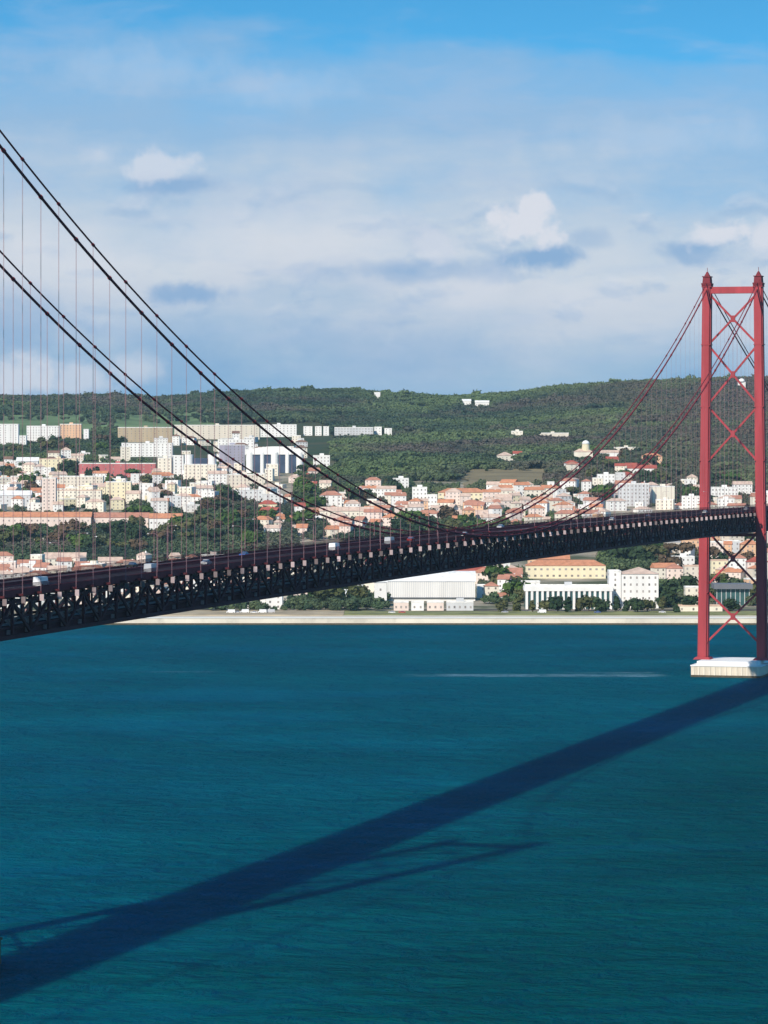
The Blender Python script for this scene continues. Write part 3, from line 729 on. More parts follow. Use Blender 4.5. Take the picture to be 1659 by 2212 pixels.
# -- hilltop estate, far left
B('apartment_block', 'apartment block', 'tall white apartment block cut by the left edge, on the hillside below the meadow', -60, 39, 917, 968, 'white', dp=16, land='the left edge tower block')
B('apartment_block', 'apartment block', 'low white block stepping down beside the tall white block at the left edge', 41, 56, 942, 972, 'white', dp=12)
B('apartment_block', 'apartment block', 'wide white apartment block joined to the left of the peach block on the hill', 57, 128, 921, 960, 'white', dp=16, gap=3.4, land='the wide white hill block')
B('apartment_block', 'apartment block', 'peach orange apartment block on the hill above the dark trees', 129, 175, 917, 955, 'peach', dp=16, gap=3.6, land='the peach hill block')
B('apartment_block', 'apartment block', 'slim white block standing just right of the peach block', 180, 191, 928, 951, 'white', dp=10)
B('school_building', 'school', 'long brown building with pale roof edge on the hill left of the hilltop row', 254, 372, 924, 955, 'brown', dp=18, rcol='white', gap=5, land='the long brown hill building')
B('apartment_block', 'apartment block', 'very long beige apartment row along the top of the town under the ridge', 376, 560, 919, 949, 'beige', dp=14, rcol='white', gap=5.2, land='the long hilltop row')
B('apartment_block', 'apartment block', 'pale right half of the hilltop row where the near cables cross it', 562, 640, 918, 944, 'white', dp=14, rcol='white', gap=5)
for i_, (a0, a1, l) in enumerate([(655, 674, 'first small white block right of the hilltop row'), (680, 694, 'second and slimmer white block right of the hilltop row'), (698, 710, 'third white block right of the hilltop row, narrowest of the trio')]):
    B('small_block', 'building', l, a0, a1, 922, 936, 'white', dp=10)
B('wall_building', 'building', 'long low light grey building at the forest edge right of the hilltop row', 722, 806, 924, 935, 'light grey', dp=10, land='the long grey forest edge building')
B('house', 'house', 'bright white house ending the long grey forest edge building', 808, 824, 923, 935, 'white', dp=9)
B('house', 'house', 'small white house last in the forest edge row, fully among trees', 830, 846, 926, 936, 'white', dp=9)
# -- modern blocks in the middle of the town
e, wd, ht, dp = B('office_block', 'office block', 'white office block with two round white towers and dark glass between them', 397, 467, 1004, 1041, 'cream', dp=16, gap=4, land='the twin towered white block')
for s in (-1, 1):
    b = MB(); b.tube([(s*(wd/2 - 5), -2, ht), (s*(wd/2 - 5), -2, ht + 11)], 4.6, 20); b.build('round_tower', M['w_white'], e)
b = MB(); b.box(-wd/2 + 9.7, wd/2 - 9.7, -5, 5, ht, ht + 7); b.build('glass_block', M['dark_glass'], e)
e, wd, ht, dp = B('office_block', 'office block', 'curved white office block with tall dark glass bays between white columns', 531, 655, 975, 1022, 'lilac grey', dp=18, win=False, wmat=M['dark_glass'], land='the glass bayed white block')
for j in range(5):
    b = MB(); x = -wd/2 + 4 + j * (wd - 8) / 4
    b.tube([(x, -dp/2 + (1.5 if j in (0, 4) else 0), 0), (x, -dp/2 + (1.5 if j in (0, 4) else 0), ht - 1)], 4.2 if j % 2 == 0 else 2.2, 14); b.build('round_column', M['w_white'], e)
b = MB(); n = 14
for j in range(n):
    x0 = -wd/2 - 1 + (wd + 2) * j / n; x1 = -wd/2 - 1 + (wd + 2) * (j + 1) / n
    b.box(x0, x1, -dp/2 - 1.5, dp/2, ht - 3.5, ht + 2 + 3.5 * math.sin(math.pi * (j + .5) / n))
b.build('curved_parapet', M['w_white'], e)
B('office_block', 'office block', 'lilac grey office block in shade between the two white office blocks', 472, 528, 962, 1016, 'lilac grey', dp=18, gap=4.5, rot=.35, land='the lilac grey block')
B('apartment_block', 'apartment block', 'white rooftop block above the lilac grey block', 470, 548, 950, 975, 'white', dp=12)
B('apartment_block', 'apartment block', 'bright white cube block where the near cables pass, at the forest edge', 676, 712, 985, 1014, 'white', dp=14, gap=3.2, land='the bright white cube block')
B('apartment_block', 'apartment block', 'long white slab block behind the red fronted hall', 262, 372, 958, 982, 'white', dp=14, gap=4.5, land='the white slab block')
B('apartment_block', 'apartment block', 'narrow white tower block left of the white slab block', 258, 281, 966, 996, 'cream', dp=12, rot=.1)
B('apartment_block', 'apartment block', 'large cream block with brown roof edge left of the red fronted hall', 84, 165, 992, 1020, 'pale yellow', dp=16, rcol='pale clay', land='the large cream block')
B('hall', 'hall', 'long red fronted hall with a white roof edge in the middle of the town', 170, 335, 1002, 1026, 'red', dp=16, rcol='white', gap=8, land='the red fronted hall')
B('hall', 'hall', 'pale roofed low hall left of the large cream block', 35, 82, 996, 1006, 'light grey', dp=14, rcol='white', roof='gable', gap=6)
B('apartment_block', 'apartment block', 'wide beige apartment block with many windows below the large cream block', 128, 222, 1030, 1066, 'beige', dp=16, gap=3.4, land='the wide beige apartment block')
B('apartment_block', 'apartment block', 'second beige apartment block, lower, in front of the wide beige apartment block', 122, 218, 1060, 1090, 'cream', dp=14, gap=3.6, rcol='pale clay')
B('apartment_block', 'apartment block', 'tall pale pink tower block rising above the long orange roof', 90, 120, 1034, 1108, 'pale pink', dp=14, gap=3.4, land='the tall pink tower block')
B('apartment_block', 'apartment block', 'pale yellow block right of the beige apartment blocks', 228, 282, 1042, 1082, 'pale yellow', dp=14, land='the pale yellow block')
B('apartment_block', 'apartment block', 'white block between the pale yellow block and the round towers', 300, 330, 1046, 1080, 'white', dp=12)
B('apartment_block', 'apartment block', 'cream block with narrow front standing left of the twin towered block', 340, 372, 990, 1030, 'cream', dp=12, rot=-.1)
B('apartment_block', 'apartment block', 'white block close against the left of the twin towered block', 374, 396, 985, 1024, 'white', dp=12)
B('apartment_block', 'apartment block', 'beige stepped apartment block in front of the glass bayed block', 488, 566, 1026, 1056, 'beige', dp=14, gap=3.6, rot=.12, land='the beige stepped block')
B('apartment_block', 'apartment block', 'white terraced block sloping down to the tree belt below the beige stepped block', 498, 566, 1060, 1086, 'white', dp=14, rot=.3, gap=4)
B('villa', 'villa', 'red roofed villa with pale yellow walls alone among the trees', 558, 598, 1089, 1104, 'pale yellow', 'hip', 'rust red', dp=12, floors=1, gap=3, land='the red roofed villa')
B('apartment_block', 'apartment block', 'white block with clay roof right of the red roofed villa, under the near cables', 690, 738, 1070, 1100, 'white', 'hip', 'terracotta', dp=14)
# -- long orange roofed buildings left
B('arcade_building', 'building', 'very long pink walled building with an orange roof reaching the left edge', -60, 196, 1117, 1144, 'pale pink', 'gable', 'orange', dp=16, gap=5, floors=2, land='the long orange roofed building')
B('arcade_building', 'building', 'long low building with faded clay roof half hidden by trees', 202, 320, 1118, 1142, 'pale pink', 'gable', 'terracotta', dp=14, gap=5, floors=2)
B('arcade_building', 'building', 'white building with orange roof and tall windows ending the long row at the trees', 322, 392, 1120, 1152, 'white', 'gable', 'orange', dp=14, gap=3.4, ww=1.3, floors=2, land='the white end building')
B('chapel', 'chapel', 'small round roofed white chapel beside the white end building', 393, 409, 1122, 1140, 'white', 'hip', 'orange', dp=8)
B('hall', 'hall', 'pale turquoise roofed hall behind the long orange roofed building at the left edge', -20, 66, 1070, 1094, 'light grey', 'gable', 'white', dp=16, gap=6)
B('hall', 'hall', 'long cream hall with pale roof between the tree belt and the deck', 94, 184, 1206, 1222, 'cream', 'gable', 'pale clay', dp=14, gap=5, floors=1, land='the long cream hall')
B('house', 'house', 'white house at the left edge just above the bridge deck', -6, 24, 1208, 1230, 'white', 'flat', 'white', dp=10)
B('shed', 'shed', 'pale yellow shed among the trees above the long cream hall', 74, 100, 1140 + 30, 1178, 'pale yellow', 'gable', 'pale clay', dp=8, floors=1)
B('kiosk', 'kiosk', 'tiny white kiosk in a clearing of the tree belt', 200, 213, 1162, 1172, 'white', 'hip', 'white', dp=5, floors=1)
B('hall', 'hall', 'pale yellow low hall in the trees just above the deck, under the far cables', 640, 692, 1122, 1132, 'pale yellow', 'gable', 'white', dp=10, floors=1)
# -- middle: roofs near where the cables meet the deck
B('house', 'terrace', 'long terrace with pale clay roofs just above the deck under the near cables', 690, 806, 1104, 1126, 'cream', 'gable', 'pale clay', dp=12, gap=4, land='the long clay roofed terrace')
B('mansion', 'mansion', 'large cream mansion with bright orange hipped roof below the fallow field', 946, 1052, 1064, 1082, 'pale yellow', 'hip', 'orange', dp=20, gap=4, ww=1.8, land='the orange roofed mansion')
B('apartment_block', 'apartment block', 'white flat roofed block left of the orange roofed mansion', 890, 922, 1054, 1096, 'white', dp=12, gap=3, land='the white flat roofed block')
B('apartment_block', 'apartment block', 'lower white block stepping right beside the white flat roofed block', 922, 944, 1070, 1098, 'white', dp=12, gap=3)
B('house', 'house', 'long row of faded pink roofs touching the deck below the mansion', 960, 1076, 1110, 1124, 'white', 'gable', 'pale clay', dp=11, gap=4, land='the faded pink roofs')
B('house', 'house', 'rust roofed house just above the deck, left of the faded pink roofs', 898, 950, 1110, 1126, 'white', 'hip', 'terracotta', dp=12)
# -- hillside villas on the right
B('villa', 'villa', 'white villa with brown roof alone in the forest above the fallow field', 1073, 1108, 984, 996, 'cream', 'hip', 'pale clay', dp=14, rot=.3, land='the lone forest villa')
B('villa', 'villa', 'small white wing right of the lone forest villa', 1108, 1127, 980, 990, 'white', 'gable', 'rust red', dp=10)
B('house', 'house', 'pale house high in the forest between the ridge and the lone villa', 1104, 1129, 932, 944, 'cream', 'flat', 'white', dp=8)
B('retaining_wall', 'wall', 'long pale wall in the forest above the white domed chapel', 1158, 1228, 936, 944, 'beige', 'flat', 'white', dp=4, win=False)
B('farmhouse', 'farmhouse', 'left of two tiny white farmhouses on the ridge line', 998, 1017, 866, 870, 'white', 'gable', 'white', dp=10, floors=1)
B('farmhouse', 'farmhouse', 'right and longer of two tiny white farmhouses on the ridge line', 1026, 1056, 869, 872, 'white', 'gable', 'white', dp=10, floors=1)
e, wd, ht, dp = B('chapel', 'chapel', 'pale yellow chapel with a round white dome on the right hillside', 1240, 1280, 976, 994, 'cream', 'hip', 'pale clay', dp=12, floors=1, land='the domed chapel')
b = MB(); b.tube([(3, 0, ht), (3, 0, ht + 9)], 4.6, 16); dr = b.build('drum', M['w_pale yellow'], e)
b = MB(); b.tube([(3, 0, ht + 9 + 4.6 * math.sin(a_)) for a_ in (0, .4, .8, 1.2, 1.5)], [4.7 * math.cos(a_) for a_ in (0, .4, .8, 1.2, 1.5)], 16); b.build('dome', M['w_white'], dr, True)
B('villa', 'villa', 'long white villa right of the domed chapel', 1296, 1336, 978, 990, 'white', 'gable', 'pale clay', dp=10, floors=1)
B('villa', 'villa', 'thin pale building high above the long white villa', 1326, 1378, 967, 974, 'cream', 'flat', 'white', dp=8, floors=1)
B('villa', 'villa', 'peach villa with an orange roof highest on the right hillside, left of the tower', 1386, 1430, 986, 1003, 'peach', 'hip', 'orange', dp=12, land='the peach hillside villa')
B('villa', 'villa', 'white villa with a long red roof below the peach hillside villa', 1356, 1418, 1012, 1025, 'white', 'gable', 'rust red', dp=12, floors=1)
B('house', 'house', 'small white cube house left of the fallow field end', 1182, 1197, 1042, 1060, 'white', dp=8)
B('house', 'house', 'small white house with red roof right of the small white cube house', 1216, 1245, 1042, 1060, 'white', 'gable', 'rust red', dp=9)
B('apartment_block', 'apartment block', 'white block with dark windows on the right slope above the deck', 1290, 1328, 1026, 1058, 'white', dp=12, gap=3, land='the white slope block')
B('apartment_block', 'apartment block', 'white narrow block stacked against the white slope block', 1330, 1350, 1022, 1050, 'white', dp=10, rot=.3)
B('apartment_block', 'apartment block', 'light grey block with a tall dark doorway just above the deck', 1336, 1402, 1046, 1094, 'light grey', dp=14, gap=3.4, land='the light grey deck side block')
B('apartment_block', 'apartment block', 'plain cream block with blank front left of the tower, above the deck', 1406, 1457, 1052, 1092, 'cream', dp=14, win=False, rot=.12, land='the plain cream block')
B('apartment_block', 'apartment block', 'white block seen between the tower legs above the deck', 1536, 1594, 1054, 1088, 'white', dp=14, gap=3, land='the between legs block')
B('house', 'house', 'cream house peeping out left of the tower leg above the deck', 1498, 1514, 1053, 1064, 'cream', 'gable', 'pale clay', dp=9, floors=1)
e, wd, ht, dp = B('observatory', 'observatory', 'white round dome on the ridge seen between the tower legs', 1594, 1610, 826, 834, 'white', dp=8, win=False)
b = MB(); b.tube([(0, 0, ht + .9 + 6 * math.sin(a_)) for a_ in (0, .4, .8, 1.2, 1.5)], [6 * math.cos(a_) for a_ in (0, .4, .8, 1.2, 1.5)], 16); b.build('dome', M['w_white'], e, True)
B('farmhouse', 'farmhouse', 'tiny white building standing alone on the ridge above the forest centre', 808, 821, 848, 855, 'white', 'flat', 'white', dp=8, win=False)
# -- waterfront below the deck
e, wd, ht, dp = B('warehouse', 'warehouse', 'long white ribbed warehouse on the waterfront below the deck', 836, 1026, 1256, 1298, 'white', 'vault', 'white', dp=30, win=False, land='the ribbed white warehouse')
b = MB()
for j in range(46): b.box(-wd/2 + 1 + j*(wd-2)/45 - .14, -wd/2 + 1 + j*(wd-2)/45 + .14, -dp/2 - .22, -dp/2 - .001, 2.6, ht)
b.build('cladding_ribs', M['w_light grey'], e)
b = MB(); b.box(-wd/2 + 2, wd/2 - .3, -dp/2 - 1.2, -dp/2 - .25, 1.9, 2.4); b.build('canopy', M['w_dark grey'], e)
B('warehouse', 'warehouse', 'white gabled annex at the left end of the ribbed warehouse', 808, 835, 1258, 1310, 'white', 'gable', 'white', dp=16, floors=2)
for i_, (a0, a1, c_) in enumerate([(850, 882, 'pale pink'), (888, 915, 'white'), (922, 958, 'pale pink'), (964, 1022, 'light grey')]):
    B('shed', 'shed', '%s shed in front of the ribbed warehouse, %s' % (c_, ['leftmost of four', 'second of four from the annex', 'third of four from the annex', 'widest of four']) [i_] if False else '%s shed in front of the ribbed warehouse, %s' % (c_, ['leftmost of four', 'second of four from the annex', 'third of four from the annex', 'widest of four'][i_]), a0, a1, 1302, 1319, c_, 'flat', 'white', dp=7, floors=1, gap=3)
B('hall', 'hall', 'low hall with long rust red roof behind the ribbed warehouse', 946, 1050, 1238, 1252, 'pale pink', 'gable', 'rust red', dp=16, floors=1, land='the rust roofed hall')
B('hall', 'hall', 'low hall with terracotta roof between the rust roofed hall and the yellow building', 1052, 1128, 1240, 1256, 'pale pink', 'gable', 'terracotta', dp=16, floors=1)
B('house', 'house', 'cream house standing among the rust roofs behind the warehouse', 972, 1004, 1240, 1262, 'cream', 'flat', 'pale clay', dp=10)
B('house', 'house', 'white house between the warehouse end and the dark tree', 1030, 1056, 1266, 1292, 'white', dp=12)
B('palace', 'palace', 'yellow ochre palace with long orange roofs and many windows below the deck', 1136, 1308, 1222, 1250, 'pale yellow', 'hip', 'orange', dp=18, gap=4.4, ww=1.7, floors=2, land='the yellow palace')
B('palace', 'palace', 'upper orange roofed wing behind the yellow palace', 1140, 1230, 1208, 1230, 'peach', 'gable', 'orange', dp=14, gap=4.4, floors=2)
e, wd, ht, dp = B('museum', 'museum', 'low pale museum with a colonnade of white pillars behind waterfront trees', 1134, 1322, 1268, 1316, 'light grey', 'flat', 'white', dp=22, win=False, wmat=M['green_glass'], land='the colonnaded museum')
for j in range(17):
    b = MB(); x = -wd/2 + 1 + j*(wd-2)/16; b.box(x - .8, x + .8, -dp/2 - 1.1, -dp/2 + .3, 0, ht - 2.6); b.build('pillar', M['w_white'], e)
b = MB(); b.box(-wd/2 - .6, wd/2 + .6, -dp/2 - 1.3, dp/2, ht - 2.6, ht - .02); b.build('cornice', M['w_white'], e)
B('pavilion', 'pavilion', 'white cube pavilion at the left front of the colonnaded museum', 1126, 1166, 1258, 1290, 'white', dp=12, gap=6)
e, wd, ht, dp = B('power_station', 'building', 'big white waterfront block with a thin red roof edge right of the museum', 1342, 1422, 1240, 1314, 'white', 'hip', 'pale clay', dp=24, gap=3.8, ww=1.1, maxwin=80, floors=5, land='the big white waterfront block')
B('power_station', 'building', 'slim white wing joined to the left of the big white waterfront block', 1316, 1341, 1236, 1314, 'white', 'flat', 'white', dp=22, gap=4)
R_ = [(1434, 1470, 1172, 1206, 'beige', 'flat', 'grey'), (1472, 1512, 1166, 1198, 'peach', 'hip', 'orange'), (1452, 1500, 1204, 1236, 'white', 'flat', 'white'), (1440, 1476, 1228, 1268, 'pale pink', 'hip', 'terracotta'), (1478, 1516, 1224, 1272, 'beige', 'flat', 'pale clay'),
      (1534, 1562, 1172, 1214, 'pale pink', 'flat', 'white'), (1564, 1598, 1170, 1200, 'light grey', 'flat', 'white'), (1600, 1640, 1176, 1212, 'peach', 'hip', 'orange'), (1536, 1572, 1212, 1252, 'pale yellow', 'flat', 'pale clay'), (1574, 1612, 1206, 1244, 'white', 'hip', 'terracotta'), (1614, 1660, 1214, 1262, 'pale pink', 'hip', 'rust red'), (1480, 1512, 1270, 1304, 'cream', 'flat', 'white')]
R_L = ['beige flat block touching the deck underside left of the tower', 'peach block with orange roof against the tower leg below the deck', 'white wide flat block left of the tower leg below the deck', 'pink roofed block on the slope right of the waterfront trees', 'beige tall block tucked behind the left tower leg',
       'pink flat block inside the tower legs just below the deck', 'grey flat block in the middle between the tower legs below the deck', 'peach orange roofed block beside the right tower leg', 'yellow flat block left inside the tower legs under the upper crossed brace', 'white block with terracotta roof under the crossing of the dark brace', 'pink block with rust roof against the right tower leg', 'cream low block left of the tower leg near the water']
for (a0, a1, c0, c1, wc, rk, rc), l in zip(R_, R_L): B('apartment_block', 'apartment block', l, a0, a1, c0, c1, wc, rk, rc, dp=13, gap=3.4)
e, wd, ht, dp = B('exhibition_hall', 'hall', 'dark green glass hall with a grey roof between the tower legs at the waterfront', 1548, 1618, 1272, 1308, 'dark grey', 'flat', 'dark', dp=20, win=False, wmat=M['green_glass'], land='the green glass hall')
b = MB(); b.box(-wd/2 - 2, wd/2 + 2, -dp/2 - 3, dp/2, ht - .02, ht + 3.2); b.build('roof_slab', M['w_dark grey'], e)
for j in range(8): b = MB(); x = -wd/2 + j*wd/7; b.box(x - .2, x + .2, -dp/2 - .4, -dp/2 - .01, 0, ht - .02); b.build('mullion', M['w_light grey'], e)
B('warehouse', 'warehouse', 'low cream quay shed right of the waterfront trees, cut by the tower leg', 1460, 1560, 1310, 1322, 'cream', 'flat', 'pale clay', dp=8, floors=1, gap=6)
B('shed', 'shed', 'white shed on the earth bank at the right end of the dark deck shadow line', 700, 760, 1284, 1300, 'white', 'gable', 'white', dp=10, floors=1, rot=.2)
B('shed', 'shed', 'open white shed with bright roof touching the underside of the deck left of the warehouse', 718, 796, 1270, 1284, 'white', 'gable', 'white', dp=12, floors=1, rot=.1)

# -- ordinary houses filling the town, each one described by its own look and its neighbour
def relation(px, py):
    best = min(LAND, key=lambda L: (L[0]-px)**2 + ((L[1]-py)*1.6)**2)
    dx, dy = px - best[0], py - best[1]
    if abs(dx) > abs(dy) * 1.2:
        r = ('right of ' if dx > 0 else 'left of ') if abs(dx) < 75 else ('well to the right of ' if dx > 0 else 'well to the left of ')
    else: r = ('below ' if dy > 0 else 'above ') if abs(dy) < 32 else ('well below ' if dy > 0 else 'well above ')
    return r + best[2]
def free(x, y, r):
    for bx, by, hx, hy in BOXES:
        if abs(x - bx) < hx + r and abs(y - by) < hy + r: return False
    return True
rng = random.Random(11)
REG = [ # px0, px1, y0, y1, n, wall weights, roof weights
    (-40, 640, 1232, 1316, 120, ['white', 'white', 'cream', 'pale pink'], ['white', 'pale clay', 'terracotta']),
    (-30, 90, 1012, 1106, 44, ['white', 'white', 'cream', 'pale pink'], ['orange', 'pale clay', 'white', 'white', 'pale clay']),
    (100, 420, 1022, 1112, 62, ['white', 'white', 'cream', 'pale yellow'], ['pale clay', 'white', 'white', 'pale clay', 'orange']),
    (0, 260, 985, 1020, 14, ['white', 'cream', 'beige'], ['pale clay', 'brown', 'white']),
    (330, 680, 952, 1015, 30, ['white', 'light grey', 'cream'], ['white', 'grey', 'brown']),
    (420, 600, 1018, 1098, 30, ['white', 'white', 'cream'], ['white', 'white', 'pale clay']),
    (600, 720, 1030, 1100, 8, ['white', 'cream', 'pale pink'], ['terracotta', 'rust red', 'pale clay']),
    (700, 900, 1060, 1125, 30, ['white', 'white', 'cream', 'pale pink'], ['orange', 'terracotta', 'pale clay', 'pale clay', 'white']),
    (900, 1100, 1085, 1128, 18, ['white', 'white', 'cream', 'pale pink'], ['orange', 'terracotta', 'pale clay', 'pale clay']),
    (1060, 1200, 1066, 1118, 30, ['white', 'cream', 'pale pink', 'pale yellow'], ['orange', 'pale clay', 'pale clay']),
    (1190, 1420, 1058, 1108, 30, ['white', 'white', 'cream', 'light grey'], ['pale clay', 'pale clay', 'terracotta', 'white']),
    (1440, 1660, 1050, 1096, 9, ['white', 'cream'], ['pale clay', 'white']),
    (1230, 1450, 1000, 1045, 7, ['white', 'cream'], ['terracotta', 'rust red']),
    (1040, 1140, 1225, 1300, 12, ['white', 'cream', 'pale pink'], ['terracotta', 'pale clay', 'orange']),
    (1430, 1660, 1164, 1290, 26, ['white', 'cream', 'pale pink', 'beige', 'peach'], ['orange', 'terracotta', 'pale clay', 'white']),
    (560, 900, 1112, 1160, 26, ['white', 'cream', 'pale pink'], ['terracotta', 'pale clay', 'orange', 'rust red']),
    (880, 1300, 1100, 1140, 30, ['white', 'cream', 'pale pink', 'peach'], ['terracotta', 'pale clay', 'orange']),
    (1300, 1660, 1085, 1110, 14, ['white', 'cream'], ['pale clay', 'white', 'terracotta']),
    (640, 830, 1255, 1300, 9, ['white', 'cream', 'light grey'], ['white', 'pale clay'])]
SIZE = {1: 'one storey', 2: 'two storey', 3: 'three storey', 4: 'four storey'}
for (p0, p1, y0, y1, n, ws, rs) in REG:
    made = 0; tries = 0
    while made < n and tries < n * 40:
        tries += 1
        px = rng.uniform(p0, p1); py = rng.uniform(y0, y1)
        X, Y, Z = hit(px, py)
        wd = rng.uniform(9, 20); dp = rng.uniform(8, 12); fl = rng.choice([1, 2, 2, 3, 3, 4])
        if y0 == 1232: fl = rng.choice([3, 4])
        if not free(X, Y + dp/2, wd * .34): continue
        for att in range(30):
            wc = rng.choice(ws); rc = rng.choice(rs); rk = 'flat' if rc in ('white', 'grey') else rng.choice(['hip', 'gable'])
            ch = rng.random() < .35 and rk != 'flat'
            noun = {1: 'house', 2: 'house', 3: 'town house', 4: 'apartment house'}[fl]
            lab = '%s %s %s with %s %s roof%s %s' % (SIZE[fl], wc, noun, rc, {'flat': 'flat', 'hip': 'hipped', 'gable': 'gabled'}[rk], ' and chimney' if ch else '', relation(px, py))
            if len(lab.split()) > 16: lab = lab.replace('well to the ', 'far ')
            if len(lab.split()) > 16: lab = lab.replace(' storey', '-storey').replace(' and chimney', ', chimney')
            if lab not in USED: break
            if att > 8: fl = rng.choice([3, 4] if y0 == 1232 else [1, 2, 3, 4])
        if len(lab.split()) > 16:
            opts = [lab.replace(', chimney', ''), lab.replace(', chimney', '').replace('far left of', 'left of').replace('far right of', 'right of'), lab.replace(' gabled roof', ' roof').replace(' hipped roof', ' roof').replace(', chimney', ''),
                    lab.replace(' gabled roof', ' roof').replace(' hipped roof', ' roof').replace(', chimney', '').replace('well below', 'below').replace('far left of', 'left of').replace('far right of', 'right of')]
            opts = [o_ for o_ in opts if len(o_.split()) <= 16 and o_ not in USED]
            if not opts: continue
            lab = opts[0]
        if lab in USED: continue
        if 'town house' in lab: nm_ = ('town_house', 'town house')
        elif 'apartment house' in lab: nm_ = ('apartment_house', 'apartment house')
        else: nm_ = ('house', 'house')
        B(nm_[0], nm_[1], lab, px, px, 0, py, wc, rk, rc, dp=dp, floors=fl, rot=rng.uniform(-.5, .5), group=nm_[1] + 's filling the town on the far bank', chim=ch, xyz=(X, Y, Z), wd=wd, ht=fl * 3.0 + .3, gap=3.6, side=False)
        made += 1

# parked vehicles on the waterfront road
for i_, (px, nm, rgb, kd) in enumerate([(498, 'white', (.8, .8, .8), 'van'), (512, 'silver', (.5, .5, .52), 'car'), (528, 'white', (.8, .8, .8), 'van'), (548, 'white', (.8, .8, .8), 'car'), (566, 'white', (.8, .8, .8), 'van'), (584, 'silver', (.5, .5, .52), 'van'), (846, 'white', (.8, .8, .8), 'car'), (868, 'red', (.5, .04, .03), 'car'), (1090, 'silver', (.5, .5, .52), 'car'), (1170, 'white', (.8, .8, .8), 'van'), (1290, 'blue', (.05, .1, .3), 'car'), (1430, 'white', (.8, .8, .8), 'car')]):
    pos = ['first of the row left of the warehouse', 'second of the row left of the warehouse', 'third of the row left of the warehouse', 'middle of the row of pale vehicles', 'fifth of the row', 'last of the row', 'by the warehouse annex', 'before the warehouse', 'before the white cube pavilion', 'before the museum', 'at the museum end', 'beside the big white waterfront block'][i_]
    Y = SHORE + 60 + (i_ % 3) * 1.5
    car(((px - 829) / F * Y, Y, terr(0, Y) + .02), math.pi/2, rgb, '%s %s parked by the river, %s' % (nm, kd, pos), kd, kd, 'vehicles parked on the riverside')

# ------------------------------------------------------------------ trees
def crown_mesh(name, seed, shape, m, n=150):
    r = random.Random(seed); b = MB()
    lob = []
    for i in range(7):
        a_ = r.uniform(0, 6.28); q_ = r.uniform(.1, .55)
        if shape == 'round': lob.append((math.cos(a_)*q_, math.sin(a_)*q_, r.uniform(.35, .85), r.uniform(.28, .45)))
        elif shape == 'pine': lob.append((math.cos(a_)*q_*1.3, math.sin(a_)*q_*1.3, r.uniform(.74, .88), r.uniform(.28, .4)))
        else: z = r.uniform(.1, .9); lob.append((math.cos(a_)*.08, math.sin(a_)*.08, z, .26 * (1.15 - z)))
    for i in range(n):
        lx, ly, lz, lr = r.choice(lob)
        d = Vector((r.gauss(0, 1), r.gauss(0, 1), r.gauss(.25, 1))).normalized()
        fz = .55 if shape == 'pine' else 1.0
        p = Vector((lx, ly, lz)) + Vector((d.x, d.y, d.z * fz)) * lr * r.uniform(.75, 1.08)
        nrm = (d + Vector((r.uniform(-.6, .6), r.uniform(-.6, .6), r.uniform(-.4, .6)))).normalized()
        t1 = nrm.orthogonal().normalized(); t2 = nrm.cross(t1); s = r.uniform(.07, .15)
        k = 5; a0 = r.uniform(0, 6.28)
        b.face([tuple(p + (t1 * math.cos(a0 + 6.283*j/k) + t2 * math.sin(a0 + 6.283*j/k)) * s * r.uniform(.7, 1.2)) for j in range(k)])
    # a dense inner body so crowns are not see-through everywhere
    for lx, ly, lz, lr in lob:
        n0 = len(b.v)
        for zz in (-.7, 0, .7):
            for j in range(6):
                a_ = 6.283*j/6 + zz; rr = lr * .78 * math.sqrt(1 - zz*zz*.9) * r.uniform(.8, 1.15)
                b.v.append((lx + math.cos(a_)*rr, ly + math.sin(a_)*rr, lz + zz*lr*.8*(.55 if shape == 'pine' else 1)))
        for q_ in range(2):
            for j in range(6):
                b.f.append((n0+q_*6+j, n0+q_*6+(j+1) % 6, n0+q_*6+6+(j+1) % 6, n0+q_*6+6+j)); b.mi.append(0)
        b.f += [tuple(n0+12+j for j in range(6)), tuple(n0+5-j for j in range(6))]; b.mi += [0, 0]
    return b.mesh(name, m)
def trunk_mesh(shape):
    b = MB(); top = .8 if shape == 'pine' else .6
    b.tube([(0, 0, -.1), (.01, 0, .2), (.02, .01, top)], [.045, .035, .018], 7)
    for a_ in (.3, 2.2, 4.4): b.tube([(.015, 0, top * .55), (.16*math.cos(a_), .16*math.sin(a_), top * .8), (.3*math.cos(a_), .3*math.sin(a_), top * 1.02)], [.02, .014, .006], 5)
    return b.mesh('trunk', M['bark'])
TR = {s: trunk_mesh(s) for s in ('round', 'pine', 'cypress')}
CR = {}
for c_ in FOL:
    for s_ in ('round', 'pine', 'cypress'):
        CR[(c_, s_)] = [crown_mesh('crown', hash((len(c_), len(s_), k_)) % 9999, s_, FOL[c_], 190) for k_ in range(3)]
NT_ = {'round': ('broadleaf_tree', 'broadleaf tree'), 'pine': ('pine_tree', 'umbrella pine'), 'cypress': ('cypress_tree', 'cypress')}
SHARE = {}
def tree(X, Y, h, c_, s_, px, py, rng):
    sz = 'small' if h < 8 else 'tall' if h > 12.5 else 'medium'
    lab = '%s %s %s %s' % (sz, c_, NT_[s_][1], relation(px, py))
    if len(lab.split()) > 16: lab = lab.replace('well to the ', 'far ')
    if lab in USED: return False
    USED.add(lab)
    e = empty(NT_[s_][0], (X, Y, terr(X, Y)), rng.uniform(0, 6.28)); tag(e, lab, 'tree', 'trees between the buildings of the far bank')
    wk = {'round': rng.uniform(.85, 1.15), 'pine': 1.0, 'cypress': .9}[s_]
    inst('crown', rng.choice(CR[(c_, s_)]), e, (0, 0, 0), (h*wk, h*wk, h)); inst('trunk', TR[s_], e, (0, 0, 0), (h, h, h))
    BOXES.append((X, Y, 1.5, 1.5)); return True
rng = random.Random(5)
